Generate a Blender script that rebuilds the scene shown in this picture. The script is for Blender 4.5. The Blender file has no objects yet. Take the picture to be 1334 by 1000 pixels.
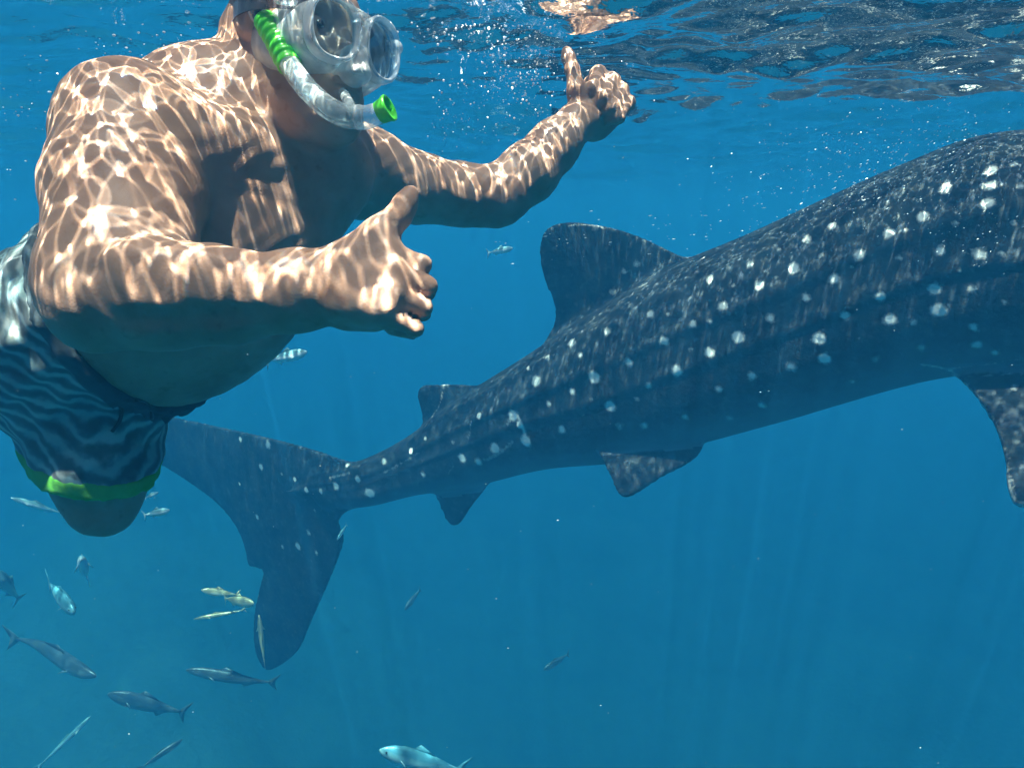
import bpy, bmesh, math, random
import numpy as np
from mathutils import Vector, Matrix
from mathutils.bvhtree import BVHTree

random.seed(7)
rng = np.random.default_rng(11)
scene = bpy.context.scene
C = scene.collection

# ------------------------------------------------------------ camera, sky, sun, exposure
SEA_Z = 0.0                     # calm level of the sea surface
CAM_DEPTH = 0.33                # the camera is held a third of a metre under it
PITCH = math.radians(15.0)
FPX = 850.0                     # focal length in photo pixels (1334 wide)
cam_data = bpy.data.cameras.new('camera')
cam_data.sensor_width = 36.0
cam_data.lens = 36.0 * FPX / 1334.0
cam_data.clip_start = 0.02
cam_data.clip_end = 500.0
cam = bpy.data.objects.new('camera', cam_data)
C.objects.link(cam)
cam.location = (0, 0, -CAM_DEPTH)
cam.rotation_euler = (math.radians(90) - PITCH, 0, 0)
scene.camera = cam

SUN_DIR = Vector((-0.05, -0.20, 0.978)).normalized()      # towards the sun
SUN_EL = math.asin(SUN_DIR.z)
SUN_AZ = math.atan2(SUN_DIR.x, SUN_DIR.y)
world = bpy.data.worlds.new('World')
scene.world = world
world.use_nodes = True
wn = world.node_tree
bg = wn.nodes['Background']
sky = wn.nodes.new('ShaderNodeTexSky')
sky.sky_type = 'NISHITA'
sky.sun_disc = False
sky.sun_elevation = SUN_EL
sky.sun_rotation = SUN_AZ
sky.air_density = 1.0
sky.dust_density = 0.6
wn.links.new(sky.outputs[0], bg.inputs[0])
bg.inputs[1].default_value = 0.05

sun_data = bpy.data.lights.new('sun', 'SUN')
sun_data.energy = 5.0
sun_data.angle = math.radians(0.65)
sun_data.color = (1.0, 0.955, 0.87)
sun = bpy.data.objects.new('sun', sun_data)
C.objects.link(sun)
sun.rotation_euler = SUN_DIR.to_track_quat('Z', 'Y').to_euler()

vs = scene.view_settings
vs.view_transform = 'Standard'
vs.look = 'None'
vs.gamma = 1.0
vs.use_curve_mapping = False
vs.exposure = 2.1
cy = scene.cycles
cy.use_denoising = True
cy.max_bounces = 10
cy.diffuse_bounces = 3
cy.glossy_bounces = 4
cy.transmission_bounces = 8
cy.volume_bounces = 1
cy.transparent_max_bounces = 24
cy.caustics_reflective = False
cy.caustics_refractive = False
cy.use_adaptive_sampling = True
cy.adaptive_threshold = 0.02
cy.sample_clamp_indirect = 6.0

# ------------------------------------------------------------ helpers
SP, CP = math.sin(PITCH), math.cos(PITCH)
def P(u, v, d):
    """point at photo pixel (u, v), d metres ahead of the camera"""
    x = (u - 667.0) / FPX * d
    y = (500.0 - v) / FPX * d
    return np.array([x, d * CP + y * SP, -CAM_DEPTH - d * SP + y * CP])
def pix(p):
    """the pixel that a world point falls on"""
    x, y, z = p[0], p[1], p[2] + CAM_DEPTH
    d = y * CP - z * SP
    return 667 + FPX * x / d, 500 - FPX * (y * SP + z * CP) / d, d
def R(r, d):
    return r * d / FPX
def nrm(v):
    v = np.asarray(v, float)
    return v / np.linalg.norm(v)

def mesh_obj(name, verts, faces, mat=None, parent=None, smooth=True):
    me = bpy.data.meshes.new(name)
    verts = np.asarray(verts, np.float32)
    if isinstance(faces, np.ndarray):
        k = faces.shape[1]
        me.vertices.add(len(verts)); me.vertices.foreach_set('co', verts.ravel())
        me.loops.add(faces.size); me.loops.foreach_set('vertex_index', faces.astype(np.int32).ravel())
        me.polygons.add(len(faces))
        me.polygons.foreach_set('loop_start', np.arange(0, faces.size, k, dtype=np.int32))
        me.update(calc_edges=True)
    else:
        me.from_pydata([tuple(map(float, v)) for v in verts], [], faces)
        me.update()
    if smooth:
        me.polygons.foreach_set('use_smooth', np.ones(len(me.polygons), bool))
    if mat:
        me.materials.append(mat)
    o = bpy.data.objects.new(name, me)
    C.objects.link(o)
    if parent:
        o.parent = parent
        o.matrix_parent_inverse = parent.matrix_world.inverted()
    return o
def tag(o, label=None, cat=None, group=None, kind=None):
    if label: o['label'] = label
    if cat: o['category'] = cat
    if group: o['group'] = group
    if kind: o['kind'] = kind
    return o
def empty(name, loc):
    o = bpy.data.objects.new(name, None)
    C.objects.link(o)
    o.location = tuple(map(float, loc))
    o.empty_display_size = 0.05
    bpy.context.view_layer.update()
    return o

class NT:
    """small node-tree writer"""
    def __init__(self, name):
        self.m = bpy.data.materials.new(name)
        self.m.use_nodes = True
        self.t = self.m.node_tree
        self.t.nodes.clear()
        self.out = self.t.nodes.new('ShaderNodeOutputMaterial')
    def n(self, kind, ins=None, **props):
        nd = self.t.nodes.new(kind)
        for k, v in props.items():
            setattr(nd, k, v)
        for k, v in (ins or {}).items():
            if isinstance(v, bpy.types.NodeSocket):
                self.t.links.new(v, nd.inputs[k])
            else:
                nd.inputs[k].default_value = v
        return nd
    def math(self, op, a, b=0.0, c=0.0, clamp=False):
        return self.n('ShaderNodeMath', {0: a, 1: b, 2: c}, operation=op, use_clamp=clamp).outputs[0]
    def mix(self, f, a, b, mode='MIX'):
        nd = self.n('ShaderNodeMix', {0: f, 6: a, 7: b}, data_type='RGBA', blend_type=mode)
        return nd.outputs[2]
    def ramp(self, f, stops):
        nd = self.n('ShaderNodeValToRGB', {0: f})
        e = nd.color_ramp.elements
        while len(e) > 1: e.remove(e[-1])
        e[0].position, e[0].color = stops[0][0], stops[0][1]
        for p, c in stops[1:]:
            x = e.new(p); x.color = c
        return nd.outputs[0]
    def surf(self, s): self.t.links.new(s, self.out.inputs['Surface']); return self.m
    def vol(self, s): self.t.links.new(s, self.out.inputs['Volume']); return self.m
def rgb(r, g, b): return (r, g, b, 1.0)

# ------------------------------------------------------------ water: the body of it, its surface, the seabed
def box(name, lo, hi, mat):
    v = [(x, y, z) for x in (lo[0], hi[0]) for y in (lo[1], hi[1]) for z in (lo[2], hi[2])]
    f = [(0, 1, 3, 2), (4, 6, 7, 5), (0, 4, 5, 1), (2, 3, 7, 6), (0, 2, 6, 4), (1, 5, 7, 3)]
    return mesh_obj(name, v, f, mat, smooth=False)
nt = NT('sea_water')
pv = nt.n('ShaderNodeVolumePrincipled', {'Color': rgb(0.012, 0.146, 0.315), 'Density': 0.19, 'Anisotropy': 0.0,
                                          'Absorption Color': rgb(0.0, 0.25, 0.32)})
nt.vol(pv.outputs[0])
haze = box('haze', (-45, -30, -15.4), (45, 60, 0.13), nt.m)
tag(haze, kind='stuff')

def waves(x, y, spacing):
    """height of the sea surface; short waves are left out where the sheet is too coarse for them"""
    r = np.random.default_rng(5)
    z = np.zeros_like(x)
    lam = np.concatenate([np.geomspace(0.045, 0.6, 46), np.geomspace(0.7, 3.0, 12)])
    for L in lam:
        th = r.normal(1.35, 0.75)
        k = 2 * math.pi / L
        slope = 0.040 if L < 0.6 else 0.034
        a = slope / k
        ph = r.uniform(0, 6.283)
        w = np.clip((L / (3.0 * spacing) - 1.0), 0, 1)
        u = k * (x * math.cos(th) + y * math.sin(th)) + ph
        z += a * w * (np.sin(u) + 0.25 * np.cos(2 * u))
    return z
def sinh_axis(c, lo, hi, step, n):
    # spacing 'step' at c, growing outwards to lo / hi
    def half(L, m):
        b = 1e-6
        f = lambda b: step / b * math.sinh(b * m) - L
        a_, b_ = 1e-6, 0.2
        for _ in range(80):
            mid = (a_ + b_) / 2
            if f(mid) > 0: b_ = mid
            else: a_ = mid
        i = np.arange(1, m + 1)
        return step / a_ * np.sinh(a_ * i)
    nl = int(n * 0.45) ; nr = n - nl
    return np.concatenate([c - half(c - lo, nl)[::-1], [c], c + half(hi - c, nr)])
ax = sinh_axis(0.3, -44.9, 44.9, 0.011, 620)
ay = sinh_axis(1.6, -29.9, 59.9, 0.011, 640)
sx = np.gradient(ax); sy = np.gradient(ay)
X, Y = np.meshgrid(ax, ay)
S = np.maximum(*np.meshgrid(sx, sy))
Z = waves(X, Y, S)
def grid_faces(nx, ny):
    i = np.arange(nx - 1); j = np.arange(ny - 1)
    I, J = np.meshgrid(i, j)
    a = (J * nx + I).ravel()
    return np.stack([a, a + 1, a + nx + 1, a + nx], 1)

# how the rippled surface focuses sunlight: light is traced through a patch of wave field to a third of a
# metre down, and that light pattern is put into the surface's transparent colour (one channel per wavelength)
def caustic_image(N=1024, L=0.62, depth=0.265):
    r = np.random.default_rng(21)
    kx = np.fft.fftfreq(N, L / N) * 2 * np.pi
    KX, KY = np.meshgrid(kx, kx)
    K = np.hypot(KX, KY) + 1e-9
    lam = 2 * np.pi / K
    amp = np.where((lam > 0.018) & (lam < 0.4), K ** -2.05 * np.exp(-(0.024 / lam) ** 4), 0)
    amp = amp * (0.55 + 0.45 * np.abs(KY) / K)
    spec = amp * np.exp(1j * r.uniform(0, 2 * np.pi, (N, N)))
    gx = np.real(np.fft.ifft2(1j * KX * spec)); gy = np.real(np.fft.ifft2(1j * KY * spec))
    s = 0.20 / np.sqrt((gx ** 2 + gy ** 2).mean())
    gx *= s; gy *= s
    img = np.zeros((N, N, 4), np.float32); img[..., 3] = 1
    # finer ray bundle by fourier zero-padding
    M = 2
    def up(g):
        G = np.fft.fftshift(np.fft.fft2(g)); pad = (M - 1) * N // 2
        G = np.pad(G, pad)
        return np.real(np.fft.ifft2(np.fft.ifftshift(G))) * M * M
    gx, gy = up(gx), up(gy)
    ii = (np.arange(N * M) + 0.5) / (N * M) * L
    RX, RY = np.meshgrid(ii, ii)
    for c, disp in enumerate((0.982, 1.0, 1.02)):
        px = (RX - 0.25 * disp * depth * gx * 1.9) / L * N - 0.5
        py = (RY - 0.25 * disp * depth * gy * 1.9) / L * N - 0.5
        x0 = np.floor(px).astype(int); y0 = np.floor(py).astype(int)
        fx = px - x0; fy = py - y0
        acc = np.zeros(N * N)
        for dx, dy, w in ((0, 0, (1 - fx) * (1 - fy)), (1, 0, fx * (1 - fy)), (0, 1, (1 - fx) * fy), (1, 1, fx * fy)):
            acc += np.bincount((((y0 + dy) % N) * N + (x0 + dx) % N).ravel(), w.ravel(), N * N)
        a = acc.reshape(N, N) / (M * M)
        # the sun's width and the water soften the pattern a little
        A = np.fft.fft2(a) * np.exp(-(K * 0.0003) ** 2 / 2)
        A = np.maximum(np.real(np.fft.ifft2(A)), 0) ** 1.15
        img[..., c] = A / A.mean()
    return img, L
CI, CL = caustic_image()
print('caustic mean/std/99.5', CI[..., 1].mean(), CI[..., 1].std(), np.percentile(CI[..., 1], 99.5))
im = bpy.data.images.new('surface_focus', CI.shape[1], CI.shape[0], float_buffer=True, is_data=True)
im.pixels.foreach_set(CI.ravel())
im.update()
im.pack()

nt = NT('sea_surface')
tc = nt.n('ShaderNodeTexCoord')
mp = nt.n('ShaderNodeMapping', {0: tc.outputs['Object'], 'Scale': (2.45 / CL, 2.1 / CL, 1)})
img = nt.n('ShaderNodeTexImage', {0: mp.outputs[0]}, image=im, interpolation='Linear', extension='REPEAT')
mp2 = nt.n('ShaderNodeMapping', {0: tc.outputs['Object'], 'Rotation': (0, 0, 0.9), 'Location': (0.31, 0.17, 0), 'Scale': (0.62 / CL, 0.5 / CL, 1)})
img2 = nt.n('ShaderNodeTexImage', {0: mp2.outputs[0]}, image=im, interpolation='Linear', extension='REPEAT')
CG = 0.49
wide = nt.mix(0.12, rgb(1, 1, 1), img2.outputs[0])  # larger copy of the light pattern, also put into the tint
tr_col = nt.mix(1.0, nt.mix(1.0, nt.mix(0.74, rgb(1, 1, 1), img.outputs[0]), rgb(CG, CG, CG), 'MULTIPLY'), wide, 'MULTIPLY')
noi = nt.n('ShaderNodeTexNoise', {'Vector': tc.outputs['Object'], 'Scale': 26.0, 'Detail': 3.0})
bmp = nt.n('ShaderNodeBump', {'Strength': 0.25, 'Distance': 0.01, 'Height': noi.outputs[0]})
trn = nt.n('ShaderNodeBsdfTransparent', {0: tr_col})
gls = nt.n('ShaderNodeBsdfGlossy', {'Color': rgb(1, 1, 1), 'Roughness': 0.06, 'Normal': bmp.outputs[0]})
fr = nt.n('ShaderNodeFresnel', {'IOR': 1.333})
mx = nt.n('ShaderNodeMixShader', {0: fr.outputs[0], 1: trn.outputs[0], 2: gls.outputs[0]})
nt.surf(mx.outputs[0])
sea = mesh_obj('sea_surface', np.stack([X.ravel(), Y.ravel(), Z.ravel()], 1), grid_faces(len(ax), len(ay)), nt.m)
tag(sea, kind='structure')

# seabed: pale sand with darker weedy patches, seven metres down
bx = np.linspace(-44.9, 44.9, 140); by = np.linspace(-29.9, 59.9, 140)
BX, BY = np.meshgrid(bx, by)
BZ = -13.0 + 4.2 / (1 + np.exp((BX + 3.0 + 0.15 * BY) / 2.5)) + 0.5 * np.sin(BX * 0.31 + 1) * np.cos(BY * 0.23) + 0.25 * np.sin(BX * 0.9 + BY * 0.7) + 0.06 * rng.normal(size=BX.shape)
nt = NT('sand')
tc = nt.n('ShaderNodeTexCoord')
n1 = nt.n('ShaderNodeTexNoise', {'Vector': tc.outputs['Object'], 'Scale': 0.42, 'Detail': 6.0, 'Roughness': 0.6})
n2 = nt.n('ShaderNodeTexNoise', {'Vector': tc.outputs['Object'], 'Scale': 9.0, 'Detail': 4.0})
col = nt.ramp(n1.outputs[0], [(0.34, rgb(0.16, 0.17, 0.13)), (0.7, rgb(0.32, 0.30, 0.24))])
bmp = nt.n('ShaderNodeBump', {'Strength': 0.6, 'Distance': 0.1, 'Height': n2.outputs[0]})
b = nt.n('ShaderNodeBsdfPrincipled', {'Base Color': col, 'Roughness': 0.95, 'Normal': bmp.outputs[0]})
nt.surf(b.outputs[0])
bed = mesh_obj('seabed', np.stack([BX.ravel(), BY.ravel(), BZ.ravel()], 1), grid_faces(140, 140), nt.m)
tag(bed, kind='structure')

# ------------------------------------------------------------ soft modelling: distance fields turned into one smooth mesh
class Field:
    def __init__(self, lo, hi, h):
        self.lo = np.asarray(lo, float); self.h = h
        self.n = np.ceil((np.asarray(hi, float) - self.lo) / h).astype(int) + 1
        self.a = np.full(self.n, 0.5, np.float32)
    def axes(self, sl):
        return [(self.lo[i] + self.h * np.arange(sl[i].start, sl[i].stop)).astype(np.float32) for i in range(3)]
    def block(self, lo, hi):
        a = np.clip(np.floor((np.asarray(lo) - self.lo) / self.h).astype(int), 0, self.n)
        b = np.clip(np.ceil((np.asarray(hi) - self.lo) / self.h).astype(int) + 1, 0, self.n)
        if (b <= a).any(): return None
        return tuple(slice(int(a[i]), int(b[i])) for i in range(3))
    def grid(self, sl):
        x, y, z = self.axes(sl)
        return x[:, None, None], y[None, :, None], z[None, None, :]
    def put(self, lo, hi, fn, k=0.0, mode='union'):
        sl = self.block(np.asarray(lo) - 0.03 - k, np.asarray(hi) + 0.03 + k)
        if sl is None: return
        d = fn(*self.grid(sl)).astype(np.float32)
        cur = self.a[sl]
        if mode == 'union':
            if k > 0:
                h = np.maximum(k - np.abs(cur - d), 0)
                self.a[sl] = np.minimum(cur, d) - h * h * (0.25 / k)
            else:
                self.a[sl] = np.minimum(cur, d)
        else:                                   # carve
            d = -d
            h = np.maximum(k - np.abs(cur - d), 0)
            self.a[sl] = np.maximum(cur, d) + h * h * (0.25 / max(k, 1e-6))
    def cone(self, p, r1, q, r2, k=0.01, mode='union'):
        p = np.asarray(p, float); q = np.asarray(q, float)
        rm = max(r1, r2)
        ba = q - p; l2 = ba @ ba; rr = r1 - r2; a2 = l2 - rr * rr; il2 = 1 / l2
        def fn(x, y, z):
            px, py, pz = x - p[0], y - p[1], z - p[2]
            yy = px * ba[0] + py * ba[1] + pz * ba[2]
            zz = yy - l2
            x2 = (px * l2 - ba[0] * yy) ** 2 + (py * l2 - ba[1] * yy) ** 2 + (pz * l2 - ba[2] * yy) ** 2
            y2 = yy * yy * l2; z2 = zz * zz * l2
            kk = np.sign(rr) * rr * rr * x2
            d = (np.sqrt(np.maximum(x2 * a2 * il2, 0)) + yy * rr) * il2 - r1
            c1 = np.sign(zz) * a2 * z2 > kk
            c2 = np.sign(yy) * a2 * y2 < kk
            d = np.where(c2, np.sqrt(x2 + y2) * il2 - r1, d)
            d = np.where(c1, np.sqrt(x2 + z2) * il2 - r2, d)
            return d
        self.put(np.minimum(p, q) - rm, np.maximum(p, q) + rm, fn, k, mode)
    def ball(self, c, r, axes=None, k=0.02, mode='union'):
        """ellipsoid: radii r along the rows of axes"""
        c = np.asarray(c, float); r = np.asarray(r, float) * np.ones(3)
        A = np.eye(3) if axes is None else np.asarray(axes, float)
        ext = np.sqrt(((A * r[:, None]) ** 2).sum(0))
        def fn(x, y, z):
            px, py, pz = x - c[0], y - c[1], z - c[2]
            q = [px * A[i, 0] + py * A[i, 1] + pz * A[i, 2] for i in range(3)]
            k0 = np.sqrt(sum((q[i] / r[i]) ** 2 for i in range(3)))
            k1 = np.sqrt(sum((q[i] / r[i] ** 2) ** 2 for i in range(3))) + 1e-6
            return k0 * (k0 - 1) / k1
        self.put(c - ext, c + ext, fn, k, mode)
    def limb(self, pts, k=0.015):
        for (p, r), (q, s) in zip(pts[:-1], pts[1:]):
            self.cone(p, r, q, s, k)
    def mesh(self):
        """surface nets"""
        a = self.a
        s = a < 0
        nx, ny, nz = a.shape
        c = s[:-1, :-1, :-1].astype(np.int8)
        for dx in (0, 1):
            for dy in (0, 1):
                for dz in (0, 1):
                    if dx or dy or dz:
                        c += s[dx:nx - 1 + dx, dy:ny - 1 + dy, dz:nz - 1 + dz]
        I = np.argwhere((c > 0) & (c < 8))
        idx = np.full(c.shape, -1, np.int32); idx[I[:, 0], I[:, 1], I[:, 2]] = np.arange(len(I))
        del c
        vals = {}
        for dx in (0, 1):
            for dy in (0, 1):
                for dz in (0, 1):
                    vals[dx, dy, dz] = a[I[:, 0] + dx, I[:, 1] + dy, I[:, 2] + dz].astype(np.float64)
        acc = np.zeros((len(I), 3)); cnt = np.zeros(len(I))
        for p in vals:
            for axx in range(3):
                if p[axx] == 0:
                    q = tuple(1 if i == axx else p[i] for i in range(3))
                    A_, B_ = vals[p], vals[q]
                    m = (A_ < 0) != (B_ < 0)
                    t = np.where(m, A_ / np.where(m, A_ - B_, 1), 0)
                    pos = np.array(p, float)[None] + t[:, None] * np.eye(3)[axx]
                    acc += pos * m[:, None]; cnt += m
        V = I + acc / cnt[:, None]
        V = self.lo + V * self.h
        F = []
        for axx in range(3):
            o1, o2 = (axx + 1) % 3, (axx + 2) % 3
            sl0 = [slice(None)] * 3; sl1 = [slice(None)] * 3
            sl0[axx] = slice(0, -1); sl1[axx] = slice(1, None)
            A_, B_ = s[tuple(sl0)], s[tuple(sl1)]
            E = np.argwhere(A_ != B_)
            ok = (E[:, o1] > 0) & (E[:, o2] > 0) & (E[:, o1] < self.n[o1] - 1) & (E[:, o2] < self.n[o2] - 1)
            E = E[ok]
            sign = A_[E[:, 0], E[:, 1], E[:, 2]]
            def g(d1, d2):
                q = E.copy(); q[:, o1] -= d1; q[:, o2] -= d2
                return idx[q[:, 0], q[:, 1], q[:, 2]]
            f = np.stack([g(1, 1), g(0, 1), g(0, 0), g(1, 0)], 1)
            f[~sign] = f[~sign][:, ::-1]
            F.append(f[(f >= 0).all(1)])
        return V, np.concatenate(F)
def relax(V, F, it=2, lam=0.5):
    """light smoothing, taubin style, so volume is kept"""
    e = np.concatenate([F[:, [0, 1]], F[:, [1, 2]], F[:, [2, 3]], F[:, [3, 0]]])
    n = np.bincount(e[:, 0], minlength=len(V)) + np.bincount(e[:, 1], minlength=len(V))
    for i in range(it * 2):
        w = lam if i % 2 == 0 else -lam * 1.04
        A = np.zeros_like(V)
        for c in range(3):
            A[:, c] = np.bincount(e[:, 0], V[e[:, 1], c], len(V)) + np.bincount(e[:, 1], V[e[:, 0], c], len(V))
        V = V + w * (A / np.maximum(n, 1)[:, None] - V)
    return V
def loft(rings, close=True):
    """rings: (n, m, 3) -> verts, quads (+ caps as triangles fans in quad form)"""
    rings = np.asarray(rings, float)
    n, m, _ = rings.shape
    V = rings.reshape(-1, 3)
    j = np.arange(m); F = []
    for i in range(n - 1):
        F.append(np.stack([i * m + j, i * m + (j + 1) % m, (i + 1) * m + (j + 1) % m, (i + 1) * m + j], 1))
    return V, np.concatenate(F)
def frames(pts):
    """parallel transport frames along a polyline"""
    pts = np.asarray(pts, float)
    T = np.gradient(pts, axis=0); T /= np.linalg.norm(T, axis=1)[:, None]
    a = np.array([0, 0, 1.0]) if abs(T[0, 2]) < 0.9 else np.array([1.0, 0, 0])
    N = [nrm(np.cross(T[0], a))]
    for i in range(1, len(pts)):
        v = N[-1] - T[i] * (N[-1] @ T[i]); N.append(nrm(v))
    N = np.array(N); B = np.cross(T, N)
    return T, N, B
def spline(pts, n):
    """catmull-rom through pts"""
    p = np.asarray(pts, float)
    p = np.concatenate([[2 * p[0] - p[1]], p, [2 * p[-1] - p[-2]]])
    m = len(p) - 3
    out = []
    for t in np.linspace(0, m - 1e-6, n):
        i = int(t); f = t - i
        a, b, c, d = p[i], p[i + 1], p[i + 2], p[i + 3]
        out.append(0.5 * (2 * b + (c - a) * f + (2 * a - 5 * b + 4 * c - d) * f ** 2 + (3 * b - a - 3 * c + d) * f ** 3))
    return np.array(out)
def tube(pts, r, m=20, cap=True):
    pts = np.asarray(pts, float); r = np.ones(len(pts)) * r
    T, N, B = frames(pts)
    th = np.linspace(0, 2 * np.pi, m, endpoint=False)
    rings = pts[:, None] + r[:, None, None] * (np.cos(th)[None, :, None] * N[:, None] + np.sin(th)[None, :, None] * B[:, None])
    V, F = loft(rings)
    faces = [tuple(int(i) for i in f) for f in F]
    if cap:
        faces.append(tuple(range(m))[::-1]); faces.append(tuple(range(len(V) - m, len(V))))
    return V, faces

# ------------------------------------------------------------ the snorkeller
nt = NT('skin')
tc = nt.n('ShaderNodeTexCoord')
n1 = nt.n('ShaderNodeTexNoise', {'Vector': tc.outputs['Object'], 'Scale': 9.0, 'Detail': 5.0, 'Roughness': 0.6})
n2 = nt.n('ShaderNodeTexNoise', {'Vector': tc.outputs['Object'], 'Scale': 260.0, 'Detail': 3.0})
v1 = nt.n('ShaderNodeTexVoronoi', {'Vector': tc.outputs['Object'], 'Scale': 420.0})
n3 = nt.n('ShaderNodeTexNoise', {'Vector': tc.outputs['Object'], 'Scale': 60.0, 'Detail': 2.0})
col = nt.ramp(n1.outputs[0], [(0.3, rgb(0.34, 0.185, 0.12)), (0.5, rgb(0.45, 0.265, 0.175)), (0.72, rgb(0.52, 0.33, 0.23))])
frk = nt.ramp(n3.outputs[0], [(0.64, rgb(1, 1, 1)), (0.74, rgb(0.78, 0.66, 0.58))])
col = nt.mix(0.6, col, frk, 'MULTIPLY')
hh = nt.math('ADD', nt.math('MULTIPLY', v1.outputs[0], 0.5), n2.outputs[0])
bmp = nt.n('ShaderNodeBump', {'Strength': 0.22, 'Distance': 0.001, 'Height': hh})
b = nt.n('ShaderNodeBsdfPrincipled', {'Base Color': col, 'Roughness': 0.52, 'Normal': bmp.outputs[0],
      'Specular IOR Level': 0.25, 'Subsurface Weight': 0.12, 'Subsurface Radius': (0.01, 0.004, 0.002), 'Subsurface Scale': 1.0})
SKIN = nt.surf(b.outputs[0])

Xc = np.array([1.0, 0, 0]); Dc = np.array([0, CP, -SP]); Uc = np.array([0, SP, CP])    # right, ahead, up
B = Field((-1.93, 0.30, -0.86), (0.30, 1.62, 0.06), 0.0037)

pelvis, chest = P(100, 455, 1.00), P(318, 225, 1.02)
shR, shL = P(168, 178, 0.81), P(474, 226, 1.15)
Sax = nrm(chest - pelvis)
Wax = shL - shR; Wax = nrm(Wax - Sax * (Wax @ Sax))
Fax = nrm(np.cross(Wax, Sax))
if Fax[0] < 0: Fax = -Fax
TA = np.array([Sax, Wax, Fax])
# trunk
B.ball(chest - Fax * 0.005, (0.20, 0.185, 0.130), TA, 0.03)
B.ball(P(262, 322, 0.99) + Fax * 0.025, (0.19, 0.175, 0.155), TA, 0.06)
B.ball(P(200, 385, 0.99) + Fax * 0.02, (0.165, 0.175, 0.145), TA, 0.07)
B.ball(pelvis, (0.13, 0.170, 0.115), TA, 0.06)
# chest muscles, collar, back of the shoulders
B.ball(P(285, 225, 0.87), (0.085, 0.085, 0.045), TA, 0.05)
B.ball(P(428, 238, 1.01), (0.080, 0.080, 0.045), TA, 0.05)
B.cone(P(350, 215, 1.0), 0.080, P(200, 160, 0.86), 0.058, 0.015)
B.cone(P(360, 170, 1.0), 0.070, P(452, 205, 1.10), 0.055, 0.04)
B.cone(P(240, 134, 0.94), 0.060, P(170, 260, 0.95), 0.08, 0.06)
# near arm
B.ball(P(170, 178, 0.80), (0.086, 0.080, 0.075), np.array([Uc, Xc, Dc]), 0.05)
B.limb([(P(174, 176, 0.80), 0.076), (P(164, 255, 0.76), 0.078), (P(162, 330, 0.72), 0.068), (P(146, 378, 0.70), 0.056)], 0.03)
B.ball(P(144, 310, 0.735), (0.075, 0.045, 0.05), np.array([Uc, Xc, Dc]), 0.03)
B.ball(P(104, 424, 0.690), 0.016, None, 0.03)
B.limb([(P(142, 384, 0.70), 0.056), (P(215, 390, 0.685), 0.0475), (P(300, 388, 0.68), 0.0425), (P(375, 380, 0.672), 0.0345),
        (P(432, 373, 0.665), 0.0270)], 0.03)
B.cone(P(120, 360, 0.70), 0.050, P(280, 376, 0.678), 0.036, 0.025)
B.cone(P(395, 364, 0.665), 0.026, P(448, 352, 0.655), 0.0225, 0.02)
B.cone(P(395, 392, 0.672), 0.026, P(448, 390, 0.662), 0.0225, 0.02)

def finger(pts, k=0.004, kin=0.010):
    for i, ((p, r), (q, s)) in enumerate(zip(pts[:-1], pts[1:])):
        B.cone(p, r, q, s, kin if i == 0 else k)
# near hand: metacarpals, then fingers curled away from us, thumb up
wr = [P(448, 352, 0.660), P(446, 366, 0.654), P(446, 380, 0.651), P(448, 392, 0.650)]
mc = [P(506, 328, 0.640), P(512, 353, 0.630), P(507, 380, 0.624), P(495, 405, 0.622)]
pp = [P(547, 345, 0.646), P(556, 373, 0.642), P(552, 401, 0.638), P(541, 428, 0.634)]
dd = [P(547, 356, 0.670), P(555, 381, 0.668), P(550, 408, 0.664), P(537, 432, 0.657)]
tt = [P(520, 360, 0.680), P(524, 386, 0.682), P(520, 408, 0.684), P(510, 428, 0.682)]
fr_ = [0.0109, 0.0105, 0.0099, 0.0090]
for i in range(4):
    B.cone(wr[i], 0.0175, mc[i], 0.0145, 0.018)
    B.cone(wr[i] + Dc * 0.012, 0.017, mc[i] + Dc * 0.016, 0.014, 0.015)
B.ball(P(470, 335, 0.655), (0.030, 0.022, 0.020), np.array([nrm(Xc + Uc), nrm(Xc - Uc), Dc]), 0.02)
B.ball(P(478, 412, 0.668), (0.034, 0.016, 0.018), np.array([Xc, Uc, Dc]), 0.012)
for i in range(4):
    r = fr_[i]
    B.ball(mc[i], r * 1.18, None, 0.008)
    finger([(mc[i], r * 1.06), (mc[i] * 0.4 + pp[i] * 0.6, r * 0.95), (pp[i], r * 0.93)], 0.003, 0.004)
    B.ball(pp[i], r * 1.02, None, 0.003)
    finger([(pp[i], r * 0.95), (dd[i], r * 0.88), (tt[i], r * 0.80)], 0.003, 0.003)
for a_, b_ in ((P(527, 389, 0.622), P(549, 391, 0.645)), (P(520, 414, 0.622), P(541, 416, 0.640)), (P(532, 358, 0.630), P(552, 361, 0.652))):
    B.cone(a_ + Dc * 0.002, 0.0008, b_, 0.0006, 0.004, 'carve')
B.limb([(P(463, 340, 0.652), 0.021), (P(494, 305, 0.645), 0.0165), (P(519, 281, 0.645), 0.0120), (P(529, 263, 0.646), 0.0108), (P(534, 252, 0.648), 0.0086)], 0.008)
# far arm
B.ball(P(478, 228, 1.14), (0.075, 0.072, 0.07), np.array([Xc, Uc, Dc]), 0.04)
B.limb([(P(478, 225, 1.14), 0.068), (P(545, 246, 1.19), 0.057), (P(600, 254, 1.23), 0.053), (P(648, 256, 1.25), 0.052),
        (P(690, 224, 1.27), 0.0525), (P(722, 190, 1.29), 0.045), (P(752, 160, 1.31), 0.035)], 0.03)
B.cone(P(752, 160, 1.31), 0.036, P(778, 150, 1.345), 0.036, 0.02)
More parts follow.
